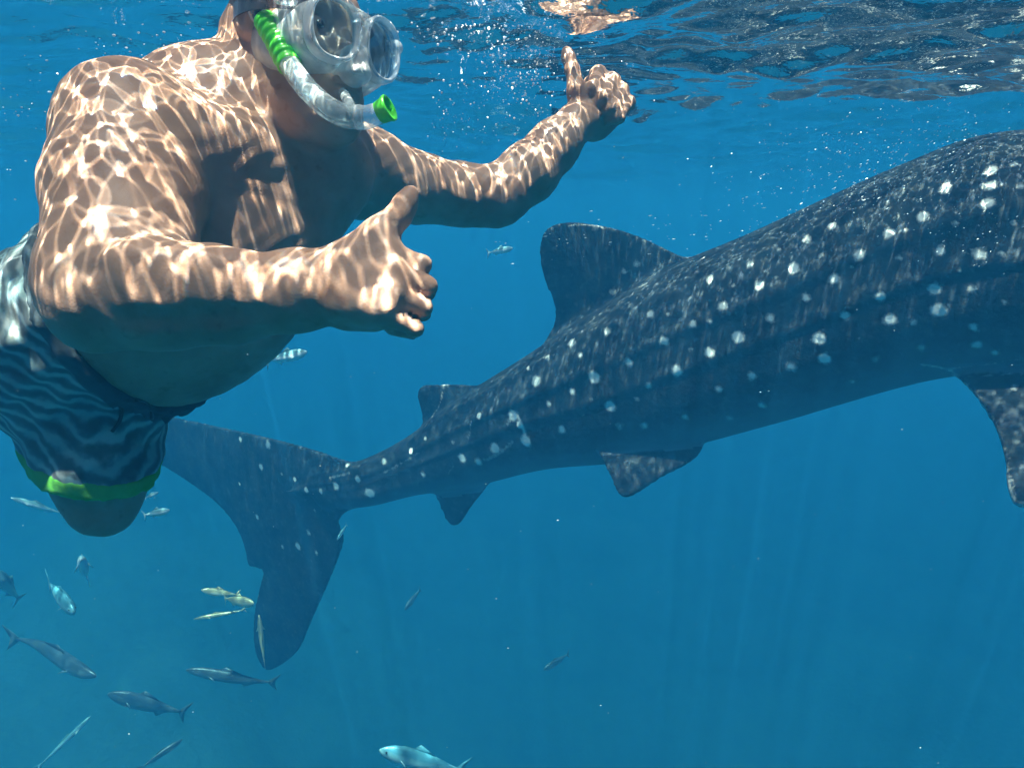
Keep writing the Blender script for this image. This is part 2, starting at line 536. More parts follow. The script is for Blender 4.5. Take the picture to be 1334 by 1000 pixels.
# far hand: palm side towards us, thumb up
for i, (m_, p_, d_, t_) in enumerate([
        (P(772, 112, 1.395), P(780, 97, 1.340), P(773, 116, 1.300), P(761, 126, 1.306)),
        (P(786, 124, 1.395), P(797, 106, 1.335), P(787, 128, 1.294), P(774, 136, 1.304)),
        (P(795, 138, 1.395), P(809, 119, 1.335), P(798, 141, 1.295), P(785, 147, 1.304)),
        (P(800, 150, 1.385), P(819, 134, 1.335), P(806, 153, 1.298), P(794, 157, 1.306))]):
    r = [0.0152, 0.0150, 0.0140, 0.0122][i]
    B.cone(P(764 + 4 * i, 146 + 7 * i, 1.345), 0.024, m_, 0.020, 0.02)
    finger([(m_, r * 1.25), (p_, r * 1.08), (d_, r * 1.0), (t_, r * 0.88)], 0.006, 0.012)
    B.ball(p_, r * 1.13, None, 0.006)
B.ball(P(757, 136, 1.325), (0.034, 0.024, 0.024), np.array([Uc, Xc, Dc]), 0.015)
B.limb([(P(758, 150, 1.325), 0.026), (P(750, 118, 1.305), 0.0175), (P(746, 92, 1.305), 0.0140), (P(741, 76, 1.305), 0.0130), (P(738, 68, 1.305), 0.0110)], 0.008)

# head
HC = P(398, 42, 0.93)
Hf = nrm(0.75 * Xc - 0.66 * Dc - 0.10 * Uc)
Hl = nrm(np.cross(Uc, Hf)); Hl = Hl if Hl @ Dc > 0 else -Hl
Hu = nrm(np.cross(Hf, Hl)); Hu = Hu if Hu @ Uc > 0 else -Hu
def H(a, b_, c): return HC + Hf * a + Hl * b_ + Hu * c
HA = np.array([Hf, Hl, Hu])
B.limb([(P(352, 215, 1.03), 0.088), (P(352, 130, 0.985), 0.082), (P(362, 60, 0.965), 0.080)], 0.012)
B.ball(H(-0.012, 0, 0.000), (0.100, 0.079, 0.098), HA, 0.02)
B.ball(H(0.030, 0, -0.045), (0.066, 0.062, 0.080), HA, 0.04)
B.ball(H(0.056, 0, -0.112), (0.048, 0.050, 0.042), HA, 0.03)
B.ball(H(0.093, 0, -0.134), (0.022, 0.026, 0.018), HA, 0.02)
B.cone(H(0.0, -0.052, -0.095), 0.022, H(0.07, -0.022, -0.135), 0.018, 0.03)
B.cone(H(0.0, 0.052, -0.095), 0.022, H(0.07, 0.022, -0.135), 0.018, 0.03)
B.ball(H(0.035, 0, -0.132), (0.055, 0.045, 0.022), HA, 0.03)              # under the chin
B.ball(H(0.080, 0, 0.002), (0.018, 0.060, 0.014), HA, 0.012)              # brow
for s_ in (-1, 1):
    B.ball(H(0.096, s_ * 0.033, -0.024), (0.012, 0.018, 0.012), HA, 0.008, 'carve')
    B.ball(H(0.080, s_ * 0.033, -0.026), 0.0135, HA, 0.003)
    B.ball(H(0.073, s_ * 0.045, -0.060), (0.022, 0.026, 0.020), HA, 0.02)  # cheeks
    B.ball(H(-0.010, s_ * 0.083, -0.005), (0.020, 0.008, 0.032), HA, 0.006)
    B.ball(H(-0.006, s_ * 0.092, -0.004), (0.010, 0.006, 0.018), HA, 0.004, 'carve')
    B.ball(H(0.106, s_ * 0.012, -0.064), (0.010, 0.009, 0.008), HA, 0.006)
B.cone(H(0.088, 0, -0.018), 0.009, H(0.112, 0, -0.058), 0.012, 0.010)
B.ball(H(0.092, 0, -0.100), (0.024, 0.034, 0.026), HA, 0.015)
B.ball(H(0.114, 0, -0.093), (0.009, 0.024, 0.006), HA, 0.004)
B.ball(H(0.112, 0, -0.107), (0.010, 0.021, 0.007), HA, 0.004)

# small anatomy: collar bones, elbow fold, knuckle tendons, wrist bone, nipples, navel
B.cone(H(0, 0, -0.20) * 0 + P(362, 232, 0.93), 0.010, P(255, 178, 0.84), 0.011, 0.02)
B.cone(P(385, 232, 0.955), 0.010, P(452, 212, 1.07), 0.010, 0.02)
B.cone(P(196, 337, 0.655), 0.004, P(262, 333, 0.640), 0.003, 0.010, 'carve')
B.cone(P(120, 352, 0.632), 0.004, P(180, 335, 0.640), 0.0035, 0.014, 'carve')
B.cone(P(175, 345, 0.648), 0.016, P(300, 352, 0.650), 0.012, 0.03)
B.ball(P(436, 402, 0.640), 0.009, None, 0.012)
for i in range(4):
    B.cone(wr[i] * 0.55 + mc[i] * 0.45 - Dc * 0.0155, 0.0022, mc[i] - Dc * 0.0125, 0.0030, 0.006)
for p_, q_ in ((P(506, 287, .640), P(524, 297, .646)), (P(516, 268, .640), P(532, 276, .646))):
    B.cone(p_ - Dc * 0.012, 0.0008, q_ - Dc * 0.006, 0.0006, 0.003, 'carve')
B.cone(P(62, 180, 0.80) , 0.02, P(62, 181, 0.80), 0.02, 0.01) if False else None

# legs
hipR, kneeR = P(105, 480, 1.00), P(134, 658, 1.00)
B.limb([(hipR, 0.104), (P(122, 560, 1.00), 0.074), (P(128, 600, 1.0), 0.066), (kneeR, 0.046)], 0.03)
B.limb([(P(134, 640, 1.01), 0.050), (P(118, 618, 1.14), 0.052), (P(112, 600, 1.26), 0.036), (P(110, 602, 1.30), 0.032), (P(104, 615, 1.42), 0.022)], 0.03)
hipL = P(40, 435, 1.08)
B.limb([(hipL, 0.105), (P(-90, 462, 1.13), 0.090), (P(-230, 490, 1.18), 0.065), (P(-340, 505, 1.22), 0.058), (P(-480, 520, 1.30), 0.038), (P(-560, 520, 1.33), 0.030)], 0.05)
# flesh is never even: shallow folds and hollows over the muscles
B.cone(P(165, 418, 0.636), 0.0015, P(330, 414, 0.634), 0.001, 0.022, 'carve')
x, y, z = B.grid(tuple(slice(0, n) for n in B.n))
B.a += (0.0011 * (np.sin(x * 61 + 1.3 * np.sin(z * 23)) * np.sin(z * 49 + 1.1 * np.sin(y * 31)) * np.sin(y * 57))).astype(np.float32)
B.a += (0.0007 * (np.sin(x * 160 + 2 * np.sin(z * 60)) * np.sin(z * 140 + 1.5 * np.sin(x * 47)))).astype(np.float32)
V, F = B.mesh()
print('body', len(V), len(F))
V = relax(V, F, 2)
person = empty('person', pelvis)
tag(person, 'bare-chested snorkeller in patterned swim shorts giving two thumbs up beside the whale shark', 'person')
body = mesh_obj('body', V, F, SKIN, person)
del B

# swim shorts: the same hips and thighs, looser, with folds
S_ = Field((-1.35, 0.55, -0.80), (-0.30, 1.50, 0.10), 0.0045)
S_.lo = S_.lo
S_.ball(P(200, 385, 0.99) + Fax * 0.02, (0.176, 0.184, 0.154), TA, 0.05)
S_.ball(pelvis, (0.142, 0.180, 0.125), TA, 0.06)
S_.limb([(hipR, 0.114), (P(122, 560, 1.00), 0.086), (P(128, 600, 1.0), 0.078), (P(133, 660, 1.0), 0.062)], 0.03)
S_.limb([(hipL, 0.115), (P(-90, 462, 1.13), 0.100), (P(-200, 485, 1.17), 0.088)], 0.05)
x, y, z = S_.grid((slice(0, S_.n[0]), slice(0, S_.n[1]), slice(0, S_.n[2])))
# waist cut, hem cuts, folds running round the seat
def plane(p, n): return (x - p[0]) * n[0] + (y - p[1]) * n[1] + (z - p[2]) * n[2]
sa = plane(pelvis, Sax); sw = plane(pelvis, Wax); sf = plane(pelvis, Fax)
fold = 0.0022 * np.sin(sa * 118 + sf * 60 + 2.2 * np.sin(sw * 21 + sf * 9)) + 0.0014 * np.sin(sa * 60 - sf * 140 + 3 * np.sin(sw * 30))
S_.a += (fold + 0.0015 * np.sin(sw * 170 + sa * 40)).astype(np.float32)
S_.a = np.maximum(S_.a, (sa - 0.150 + 0.70 * sf).astype(np.float32))
tR = nrm(P(128, 660, 1.0) - P(118, 520, 1.0)); hemR = P(128, 618, 1.0)
tL = nrm(P(-200, 485, 1.17) - hipL)
hR = plane(hemR, tR) - 0.38 * plane(hemR, Xc) + 0.28 * plane(hemR, Dc)
hL = plane(P(-175, 480, 1.16), tL)
S_.a = np.maximum(S_.a, np.where(plane(hemR, Dc) < 0.14, hR, -1).astype(np.float32))
S_.a = np.maximum(S_.a, hL.astype(np.float32))
WV = sa + 0.70 * sf
hb = plane(hemR, tR) - 0.38 * plane(hemR, Xc) + 0.28 * plane(hemR, Dc)
near_leg = plane(hemR, Dc) < 0.14
def cut(off, slab):
    f = Field(S_.lo, S_.lo + (S_.n - 1.5) * S_.h, S_.h)
    f.n = S_.n; f.a = np.maximum(S_.a - off, slab.astype(np.float32))
    V, F = f.mesh(); return relax(V, F, 2), F
V, F = S_.mesh()
V = relax(V, F, 2)
print('shorts', len(V))

nt = NT('shorts_cloth')
tc = nt.n('ShaderNodeTexCoord')
mp = nt.n('ShaderNodeMapping', {0: tc.outputs['Object'], 'Rotation': (0.3, 0.5, 0.8)})
w1 = nt.n('ShaderNodeTexWave', {'Vector': mp.outputs[0], 'Scale': 17.0, 'Distortion': 3.0, 'Detail': 3.0, 'Detail Scale': 2.5}, bands_direction='X')
w2 = nt.n('ShaderNodeTexWave', {'Vector': mp.outputs[0], 'Scale': 4.0, 'Distortion': 2.0, 'Detail': 2.0}, bands_direction='Z')
c1 = nt.ramp(w1.outputs['Fac'], [(0.10, rgb(0.08, 0.11, 0.11)), (0.50, rgb(0.16, 0.21, 0.20)), (0.95, rgb(0.42, 0.48, 0.43))])
c2 = nt.ramp(w2.outputs['Fac'], [(0.5, rgb(0.55, 0.75, 0.8)), (0.75, rgb(1, 1, 1))])
col = nt.mix(1.0, c1, c2, 'MULTIPLY')
wv = nt.n('ShaderNodeTexNoise', {'Vector': tc.outputs['Object'], 'Scale': 500.0})
bmp = nt.n('ShaderNodeBump', {'Strength': 0.3, 'Distance': 0.001, 'Height': wv.outputs[0]})
b = nt.n('ShaderNodeBsdfPrincipled', {'Base Color': col, 'Roughness': 0.8, 'Normal': bmp.outputs[0], 'Sheen Weight': 0.2})
CLOTH = nt.surf(b.outputs[0])
def plain(name, c, rough=0.5, bump=0.0, scale=300.0, **kw):
    nt = NT(name)
    tc = nt.n('ShaderNodeTexCoord')
    nn = nt.n('ShaderNodeTexNoise', {'Vector': tc.outputs['Object'], 'Scale': scale, 'Detail': 3.0})
    cc = nt.mix(nn.outputs[0], rgb(*[x * 0.85 for x in c]), rgb(*[min(1, x * 1.12) for x in c]))
    ins = {'Base Color': cc, 'Roughness': rough}
    ins.update(kw)
    if bump:
        bm_ = nt.n('ShaderNodeBump', {'Strength': bump, 'Distance': 0.001, 'Height': nn.outputs[0]})
        ins['Normal'] = bm_.outputs[0]
    b = nt.n('ShaderNodeBsdfPrincipled', ins)
    return nt.surf(b.outputs[0])
GREENC = plain('green_cloth', (0.09, 0.40, 0.04), 0.8, 0.3)
NAVYC = plain('navy_cloth', (0.045, 0.07, 0.08), 0.8, 0.3)
def sub(V, F, m):
    f = F[m]; u, inv = np.unique(f, return_inverse=True)
    return V[u], inv.reshape(f.shape)
shorts = mesh_obj('shorts', V, F, CLOTH, person)
lowband = np.where(near_leg & (plane(P(100, 500, 0.95), Uc) < 0) & (plane(hemR, Xc) > -0.14), np.maximum(-hb - 0.030, hb - 0.002), 1)
v_, f_ = cut(0.0012, lowband)
mesh_obj('hem_band', v_, f_, GREENC, shorts)
v_, f_ = cut(0.0035, np.maximum(0.122 - WV, WV - 0.150 - 0.002))
mesh_obj('waistband', v_, f_, NAVYC, shorts)

# ------------------------------------------------------------ the whale shark
SP_ = np.array([P(440, 633, 4.35), P(480, 628, 4.20), P(540, 606, 4.02), P(600, 580, 3.84), P(700, 537, 3.52), P(800, 500, 3.24),
                P(900, 460, 3.00), P(1000, 425, 2.78), P(1200, 352, 2.42), P(1334, 334, 2.25)])
rz = [30 * 4.35 / 850, 32 * 4.2 / 850, 40 * 4.02 / 850, 58 * 3.84 / 850, 76 * 3.52 / 850, 103 * 3.24 / 850, 119 * 3.0 / 850,
      126 * 2.78 / 850, 143 * 2.42 / 850, 167 * 2.25 / 850]
T0 = SP_[0]
p9 = SP_[-1]
ext = [p9 + np.array([0.45, -0.16, -0.015]), p9 + np.array([0.90, -0.30, -0.05]), p9 + np.array([1.35, -0.43, -0.10]), p9 + np.array([1.75, -0.54, -0.14])]
SP_ = np.concatenate([SP_, ext])
rz = np.array(rz + [0.44, 0.39, 0.31, 0.20])
ry = np.array([0.10, 0.115, 0.13, 0.19, 0.27, 0.34, 0.38, 0.40, 0.43, 0.45, 0.47, 0.48, 0.46, 0.36])
ex = nrm(SP_[-1] - T0)
ez = nrm(np.array([0, 0, 1.0]) - ex * ex[2])
ey = np.cross(ez, ex)                                  # away from the camera side
ML = np.array([ex, ey, ez])
def toL(p): return (np.asarray(p) - T0) @ ML.T
def toW(p): return np.asarray(p) @ ML + T0
LP = toL(SP_)
sm = spline(np.concatenate([LP, rz[:, None], ry[:, None]], 1), 160)
o_ = np.argsort(sm[:, 0]); sm = sm[o_]
Lx = LP[-1, 0]
K = Field((-2.65, -1.05, -1.75), (Lx + 0.12, 1.45, 1.30), 0.0105)
xs = K.axes((slice(0, K.n[0]),) * 3)[0]
cyv = np.interp(xs, sm[:, 0], sm[:, 1]); czv = np.interp(xs, sm[:, 0], sm[:, 2])
rzv = np.interp(xs, sm[:, 0], sm[:, 3]); ryv = np.interp(xs, sm[:, 0], sm[:, 4])
# blunt ends
e0 = np.clip((xs + 0.25) / 0.25, 0, 1); rzv *= np.sqrt(np.clip(1 - (1 - e0) ** 2, 0.0004, 1)); ryv *= np.where(xs < 0, 0.55 + 0.45 * e0, 1)
ryv *= np.sqrt(np.clip(1 - (1 - e0) ** 2, 0.0004, 1))
e1 = np.clip((Lx + 0.08 - xs) / 0.16, 0, 1); cap = np.sqrt(np.clip(1 - (1 - e1) ** 2, 0.0004, 1)); rzv *= cap; ryv *= cap
CH = 64
for i0 in range(0, K.n[0], CH):
    i1 = min(K.n[0], i0 + CH)
    sl = (slice(i0, i1), slice(0, K.n[1]), slice(0, K.n[2]))
    x, y, z = K.grid(sl)
    cy_, cz_, a_, c_ = [q[i0:i1][:, None, None].astype(np.float32) for q in (cyv, czv, ryv, rzv)]
    yy = y - cy_; zz = z - cz_
    th = np.arctan2(zz / c_, np.abs(yy) / a_ + 1e-6)
    keel = 0
    for t_, w_, g_ in ((0.38, 0.07, 0.020), (0.78, 0.06, 0.017), (0.02, 0.07, 0.014), (1.57, 0.10, 0.014)):
        keel = keel + 0.55 * g_ * np.exp(-((th - t_ - 0.04 * np.sin(x * 2.1)) / w_) ** 2)
    flat = 1 + 0.05 * np.cos(4 * th)                     # slightly squared section
    k0 = np.sqrt((yy / a_) ** 2 + (zz / c_) ** 2) * flat
    k1 = np.sqrt((yy / a_ ** 2) ** 2 + (zz / c_ ** 2) ** 2) + 1e-5
    d = k0 * (k0 - 1) / k1 - keel * np.minimum(1, c_ / 0.3)
    K.a[sl] = np.minimum(K.a[sl], np.clip(d, -0.5, 0.5)).astype(np.float32)

CAMP = np.array([0, 0, -CAM_DEPTH])
def ray_plane(u, v, p0, n):
    d = P(u, v, 1.0) - CAMP
    t = ((p0 - CAMP) @ n) / (d @ n)
    return CAMP + d * t
def fin(poly_w, p0, n, tmax, w, k=0.05, steps=6, edge=0.0125):
    """poly_w: outline in world space, in the plane (p0, n)"""
    q = spline(np.concatenate([toL(poly_w), toL(poly_w)[:1]]), steps * len(poly_w))[:-1]
    nL = ML @ n; c = toL(p0)
    e1 = nrm(np.cross(nL, [0, 0, 1.0]) if abs(nL[2]) < 0.9 else np.cross(nL, [1.0, 0, 0])); e2 = np.cross(nL, e1)
    Q = np.stack([(q - c) @ e1, (q - c) @ e2], 1)
    def fn(x, y, z):
        X_, Y_, Z_ = x - c[0], y - c[1], z - c[2]
        h = X_ * nL[0] + Y_ * nL[1] + Z_ * nL[2]
        out = np.full(h.shape, 0.5, np.float32)
        m = np.abs(h) < tmax + 0.07
        A = (X_ * e1[0] + Y_ * e1[1] + Z_ * e1[2])[m]; Bv = (X_ * e2[0] + Y_ * e2[1] + Z_ * e2[2])[m]; hm = h[m]
        best = np.full(A.shape, 1e9); inside = np.zeros(A.shape, bool)
        for i in range(len(Q)):
            a, b = Q[i], Q[(i + 1) % len(Q)]
            ab = b - a
            t = np.clip(((A - a[0]) * ab[0] + (Bv - a[1]) * ab[1]) / (ab @ ab + 1e-12), 0, 1)
            best = np.minimum(best, (A - a[0] - t * ab[0]) ** 2 + (Bv - a[1] - t * ab[1]) ** 2)
            cr = ((a[1] > Bv) != (b[1] > Bv)) & (A < (b[0] - a[0]) * (Bv - a[1]) / (b[1] - a[1] + 1e-12) + a[0])
            inside ^= cr
        d2 = np.sqrt(best); d2 = np.where(inside, -d2, d2)
        t = edge + (tmax - edge) * (1 - np.exp(np.minimum(d2, 0) / w))
        dd = np.abs(hm) - t
        out[m] = np.where(d2 > 0, np.sqrt(np.maximum(dd, 0) ** 2 + d2 ** 2) - 0.003, np.maximum(dd, d2 - 0.003))
        return out
    K.put(q.min(0) - tmax, q.max(0) + tmax, fn, k)
def fin_px(px, p0, n, tmax, w, k=0.05, **kw):
    fin(np.array([ray_plane(u, v, p0, n) for u, v in px]), p0, n, tmax, w, k, **kw)
fin_px([(915, 352), (872, 328), (820, 305), (775, 294), (738, 291), (714, 299), (705, 322), (709, 358), (721, 388), (725, 415), (716, 446),
        (735, 480), (800, 500), (900, 430)], P(820, 430, 3.17), nrm(ey + 0.12 * ez), 0.035, 0.14)
fin_px([(660, 512), (615, 503), (570, 502), (550, 504), (546, 516), (551, 538), (554, 558), (560, 585), (600, 590), (650, 560)],
       P(600, 560, 3.82), nrm(ey), 0.022, 0.07, 0.03)
fin_px([(563, 628), (574, 655), (586, 680), (598, 681), (614, 658), (636, 628), (640, 600), (580, 600)], P(600, 620, 3.86), nrm(ey), 0.02, 0.06, 0.03)
# pelvic fins, one each side
npv = nrm(np.cross(ex, -0.82 * ez - 0.57 * ey))
pv0 = P(850, 575, 3.05) - 0.12 * ey
plv = np.array([ray_plane(u, v, pv0, npv) for u, v in [(782, 590), (797, 620), (808, 643), (823, 644), (858, 622), (910, 590), (900, 555), (800, 560)]])
fin(plv, pv0, npv, 0.022, 0.07, 0.03)
def mirror(pw):
    q = toL(pw); cyy = np.interp(q[..., 0], sm[:, 0], sm[:, 1]); q[..., 1] = 2 * cyy - q[..., 1]; return toW(q)
def mirror_n(n): nl = ML @ n; nl[1] = -nl[1]; return nl @ ML
def best_plane(p):
    c = p.mean(0); u_, s_, vt = np.linalg.svd(p - c); return c, vt[2]
mp_ = mirror(plv); c_, n_ = best_plane(mp_); fin(mp_, c_, n_, 0.022, 0.07, 0.03)
# pectoral fins
pd = nrm(-0.70 * ez - 0.72 * ey)
npc = nrm(np.cross(ex, pd))
pc0 = P(1330, 455, 2.12)
plc = np.array([ray_plane(u, v, pc0, npc) for u, v in [(1205, 468), (1240, 483), (1272, 515), (1300, 560), (1311, 598), (1314, 635), (1324, 656), (1345, 650),
        (1400, 590), (1460, 520), (1500, 455), (1490, 410), (1380, 395), (1250, 425)]])
fin(plc, pc0, npc, 0.035, 0.12, 0.04)
q_ = toL(plc); q_[:, 2] = q_[:, 2].max() - 0.12 + 0.25 * (q_[:, 2] - q_[:, 2].max()); mp_ = mirror(toW(q_)); c_, n_ = best_plane(mp_); fin(mp_, c_, n_, 0.035, 0.12, 0.04)
# tail: long upper lobe swept back, lower lobe hanging down
nc = nrm(ey * 0.97 + 0.2 * ex)
fin_px([(470, 612), (430, 594), (370, 576), (300, 560), (230, 545), (160, 530), (95, 512), (75, 520), (95, 545), (150, 575), (205, 601), (252, 630), (290, 660), (312, 690),
        (322, 718), (326, 735), (344, 742), (340, 765), (333, 800), (333, 840), (343, 866), (356, 870), (386, 848), (406, 805), (425, 762), (441, 722),
        (446, 700), (440, 678), (462, 650)], P(430, 635, 4.37), nc, 0.040, 0.16, 0.06)
V, F = K.mesh()
V = relax(V, F, 2)
print('shark', len(V), K.a.shape)
del K
VL = V.copy(); V = toW(V)

nt = NT('shark_skin')
tc = nt.n('ShaderNodeTexCoord')
at = nt.n('ShaderNodeAttribute', attribute_name='spots')
ab = nt.n('ShaderNodeAttribute', attribute_name='pale')
n0 = nt.n('ShaderNodeTexNoise', {'Vector': tc.outputs['Object'], 'Scale': 38.0, 'Detail': 4.0, 'Roughness': 0.7})
n1 = nt.n('ShaderNodeTexNoise', {'Vector': tc.outputs['Object'], 'Scale': 7.0, 'Detail': 8.0, 'Roughness': 0.72})
n2 = nt.n('ShaderNodeTexNoise', {'Vector': tc.outputs['Object'], 'Scale': 24.0, 'Detail': 4.0, 'Roughness': 0.6})
base = nt.ramp(n1.outputs[0], [(0.38, rgb(0.006, 0.007, 0.012)), (0.47, rgb(0.016, 0.020, 0.024)), (0.58, rgb(0.028, 0.034, 0.036)), (0.74, rgb(0.07, 0.08, 0.078))])
fl = nt.ramp(n2.outputs[0], [(0.56, rgb(0, 0, 0)), (0.70, rgb(0.06, 0.065, 0.065))])
base = nt.mix(0.6, base, fl, 'ADD')
sp = nt.math('SUBTRACT', at.outputs['Fac'], nt.math('MULTIPLY', nt.math('SUBTRACT', n0.outputs[0], 0.45), 0.9))
spm = nt.ramp(sp, [(0.20, rgb(0, 0, 0)), (0.40, rgb(0.35, 0.35, 0.35)), (0.62, rgb(1, 1, 1))])
col = nt.mix(ab.outputs['Fac'], base, rgb(0.16, 0.19, 0.21))
col = nt.mix(spm, col, rgb(0.78, 0.80, 0.72))
bmp = nt.n('ShaderNodeBump', {'Strength': 0.4, 'Distance': 0.01, 'Height': n2.outputs[0]})
b = nt.n('ShaderNodeBsdfPrincipled', {'Base Color': col, 'Roughness': 0.75, 'Normal': bmp.outputs[0], 'Specular IOR Level': 0.08})
SHARK = nt.surf(b.outputs[0])
shark = mesh_obj('whale_shark', V, F, SHARK)
tag(shark, 'dark blue whale shark with pale spots swimming up to the right beside the snorkeller', 'shark')

# pale spots where the photograph shows them, and more of the same on the parts it does not show
SPOTS = """1084,294,7,.6 1158,304,9,.9 1052,311,8,.5 1120,332,9,.9 1069,333,6,.4 1034,349,9,1 976,345,7,.6 925,364,8,.6 989,372,9,.8 1011,361,5,.4
1087,363,9,.8 1050,387,8,.6 1147,387,9,.8 941,399,9,.8 1003,414,9,.5 1101,411,9,.6 1159,416,10,.9 902,422,7,.7 925,418,6,.4 961,439,10,1.1
1067,441,10,1.1 1074,467,10,.9 924,459,9,.9 882,483,10,.9 1031,478,10,.6 980,490,9,.6 1141,467,8,.45 1199,452,9,.4 937,507,9,.5 993,528,9,.45
950,545,8,.4 893,544,8,.4 1111,497,7,.4 1217,376,10,.9 1222,404,11,1.1 1265,377,8,.5 1276,331,10,.8 1225,327,9,.7 1172,336,6,.4 1309,394,6,.35
1268,426,8,.6 1273,449,8,.7 1297,459,8,.6 1322,505,7,.5 1202,282,9,.9 1292,222,9,.9 1290,242,9,.9 1286,265,9,1.1 1231,246,9,.9
1329,243,8,.5 1322,214,7,.4 1156,265,5,.4 1134,274,6,.4 839,371,7,.6 847,409,8,.7 865,444,8,.9 819,471,9,.7 774,491,10,1.1 744,446,8,.9
756,462,6,.6 791,432,8,.6 698,496,9,1.1 687,479,5,.5 713,465,7,.5 830,343,8,.4 813,353,7,.35 798,380,8,.35 916,336,5,.6 668,541,9,1.1
677,554,7,.9 685,574,10,1.1 645,584,10,1.0 624,541,6,.9 602,597,8,1.0 623,601,8,.7 715,525,7,.5 732,559,8,.7 746,510,7,.7 795,529,9,1.0
845,502,8,.5 535,587,6,.7 551,618,7,.5 500,601,6,.7 554,571,5,.5 483,642,8,.9 839,554,9,.4 807,555,9,.35 688,480,4,.6 760,541,5,.3 590,576,4,.4
313,572,5,.7 349,579,8,.7 340,608,6,.8 312,630,3,.9 367,617,4,.5 384,624,4,1 399,638,5,1 418,640,5,.9 438,633,7,.9 466,624,6,.9 481,642,9,.8
335,673,5,.9 388,711,7,.9 402,694,6,.5 412,720,6,.4 368,712,5,.4 452,606,5,.6 410,665,4,.4 1110,348,5,.4 1015,325,5,.45 955,372,5,.4 1180,300,5,.4
1245,290,6,.45 1250,352,5,.4 1305,330,6,.5 1320,290,6,.5 1190,420,7,.5 1120,440,5,.35 870,410,5,.4 900,455,6,.4 830,520,7,.4 770,520,6,.4"""
bvh = BVHTree.FromPolygons([tuple(v) for v in V], [tuple(map(int, f)) for f in F])
sp_attr = np.zeros(len(V)); taken = []
for s_ in SPOTS.split():
    u, v, r, a = map(float, s_.split(','))
    d = Vector(P(u, v, 1.0) - CAMP).normalized()
    hit, nn, fi, dist = bvh.ray_cast(Vector(CAMP), d)
    if hit is None: continue
    rr = r * pix(np.array(hit))[2] / FPX * 0.80
    taken.append((np.array(hit), rr, a + 0.12))
vis = lambda q: 200 < pix(q)[0] < 1334 and (bvh.ray_cast(Vector(CAMP), (Vector(q) - Vector(CAMP)).normalized())[3] or 0) > np.linalg.norm(q - CAMP) - 0.05
cand = rng.permutation(len(V))[:9000]
pts_ = [t[0] for t in taken]
theta_l = None
zc = np.interp(VL[:, 0], sm[:, 0], sm[:, 2]); rzz = np.interp(VL[:, 0], sm[:, 0], sm[:, 3])
for i in cand:
    if VL[i, 2] < zc[i] - 0.45 * rzz[i] and VL[i, 0] > 0.1: continue
    q = V[i]
    if vis(q): continue
    if min(np.linalg.norm(np.array(pts_) - q, axis=1)) < (0.13 if VL[i, 0] < Lx - 1.0 else 0.085): continue
    pts_.append(q); taken.append((q, rng.uniform(0.02, 0.032), rng.uniform(0.5, 1.0)))
for q, r, a in taken:
    near = np.where(np.abs(V[:, 0] - q[0]) < r * 2.2)[0]
    dd = np.linalg.norm(V[near] - q, axis=1) / r
    sp_attr[near] = np.maximum(sp_attr[near], 1.1 * a * np.exp(-(dd / 0.95) ** 1.9))
pale = 1 / (1 + np.exp((VL[:, 2] - (zc - 0.62 * rzz)) / 0.035))
pale *= np.clip((VL[:, 0] - 0.0) / 0.15, 0, 1) * (np.hypot((VL[:, 1] - np.interp(VL[:, 0], sm[:, 0], sm[:, 1])) / np.interp(VL[:, 0], sm[:, 0], sm[:, 4]), (VL[:, 2] - zc) / rzz) < 1.12)
def hit_px(u, v):
    d = Vector(P(u, v, 1.0) - CAMP).normalized()
    h_ = bvh.ray_cast(Vector(CAMP), d)[0]
    return None if h_ is None else np.array(h_)
def stroke(arr, pxs, w, a, soft=1.5):
    """a pale mark on the skin that runs through these places"""
    pts = [p for p in (hit_px(u, v) for u, v in spline(np.array([(u, v, 0) for u, v in pxs], float), 30)[:, :2]) if p is not None]
    for p in pts:
        r = w * pix(p)[2] / FPX
        near = np.where(np.abs(V[:, 0] - p[0]) < r * 2.2)[0]
        dd = np.linalg.norm(V[near] - p, axis=1) / r
        arr[near] = np.maximum(arr[near], a * np.exp(-dd ** soft))
for pxs, w, a in (([(1100, 372), (1130, 345), (1165, 312)], 11, .22), ([(1228, 388), (1262, 368), (1300, 345)], 20, .20), ([(850, 385), (835, 345)], 16, .14),
                  ([(868, 480), (885, 455), (900, 435)], 13, .18), ([(885, 372), (893, 392), (892, 420)], 6, .25), ([(335, 572), (352, 585)], 14, .2), ([(270, 560), (300, 575)], 18, .10),
                  ([(460, 645), (488, 640)], 9, .3), ([(695, 492), (732, 462)], 9, .25), ([(905, 450), (940, 428)], 10, .14), ([(945, 330), (1010, 345)], 10, .12),
                  ([(1000, 355), (1060, 330)], 10, .12), ([(640, 520), (700, 500)], 10, .14), ([(560, 600), (610, 585)], 7, .12), ([(825, 500), (870, 500)], 14, .12),
                  ([(1060, 370), (1090, 390)], 12, .12), ([(770, 505), (768, 540)], 7, .12), ([(395, 600), (400, 625)], 12, .15), ([(330, 600), (335, 650)], 8, .12)):
    stroke(pale, pxs, w, a)
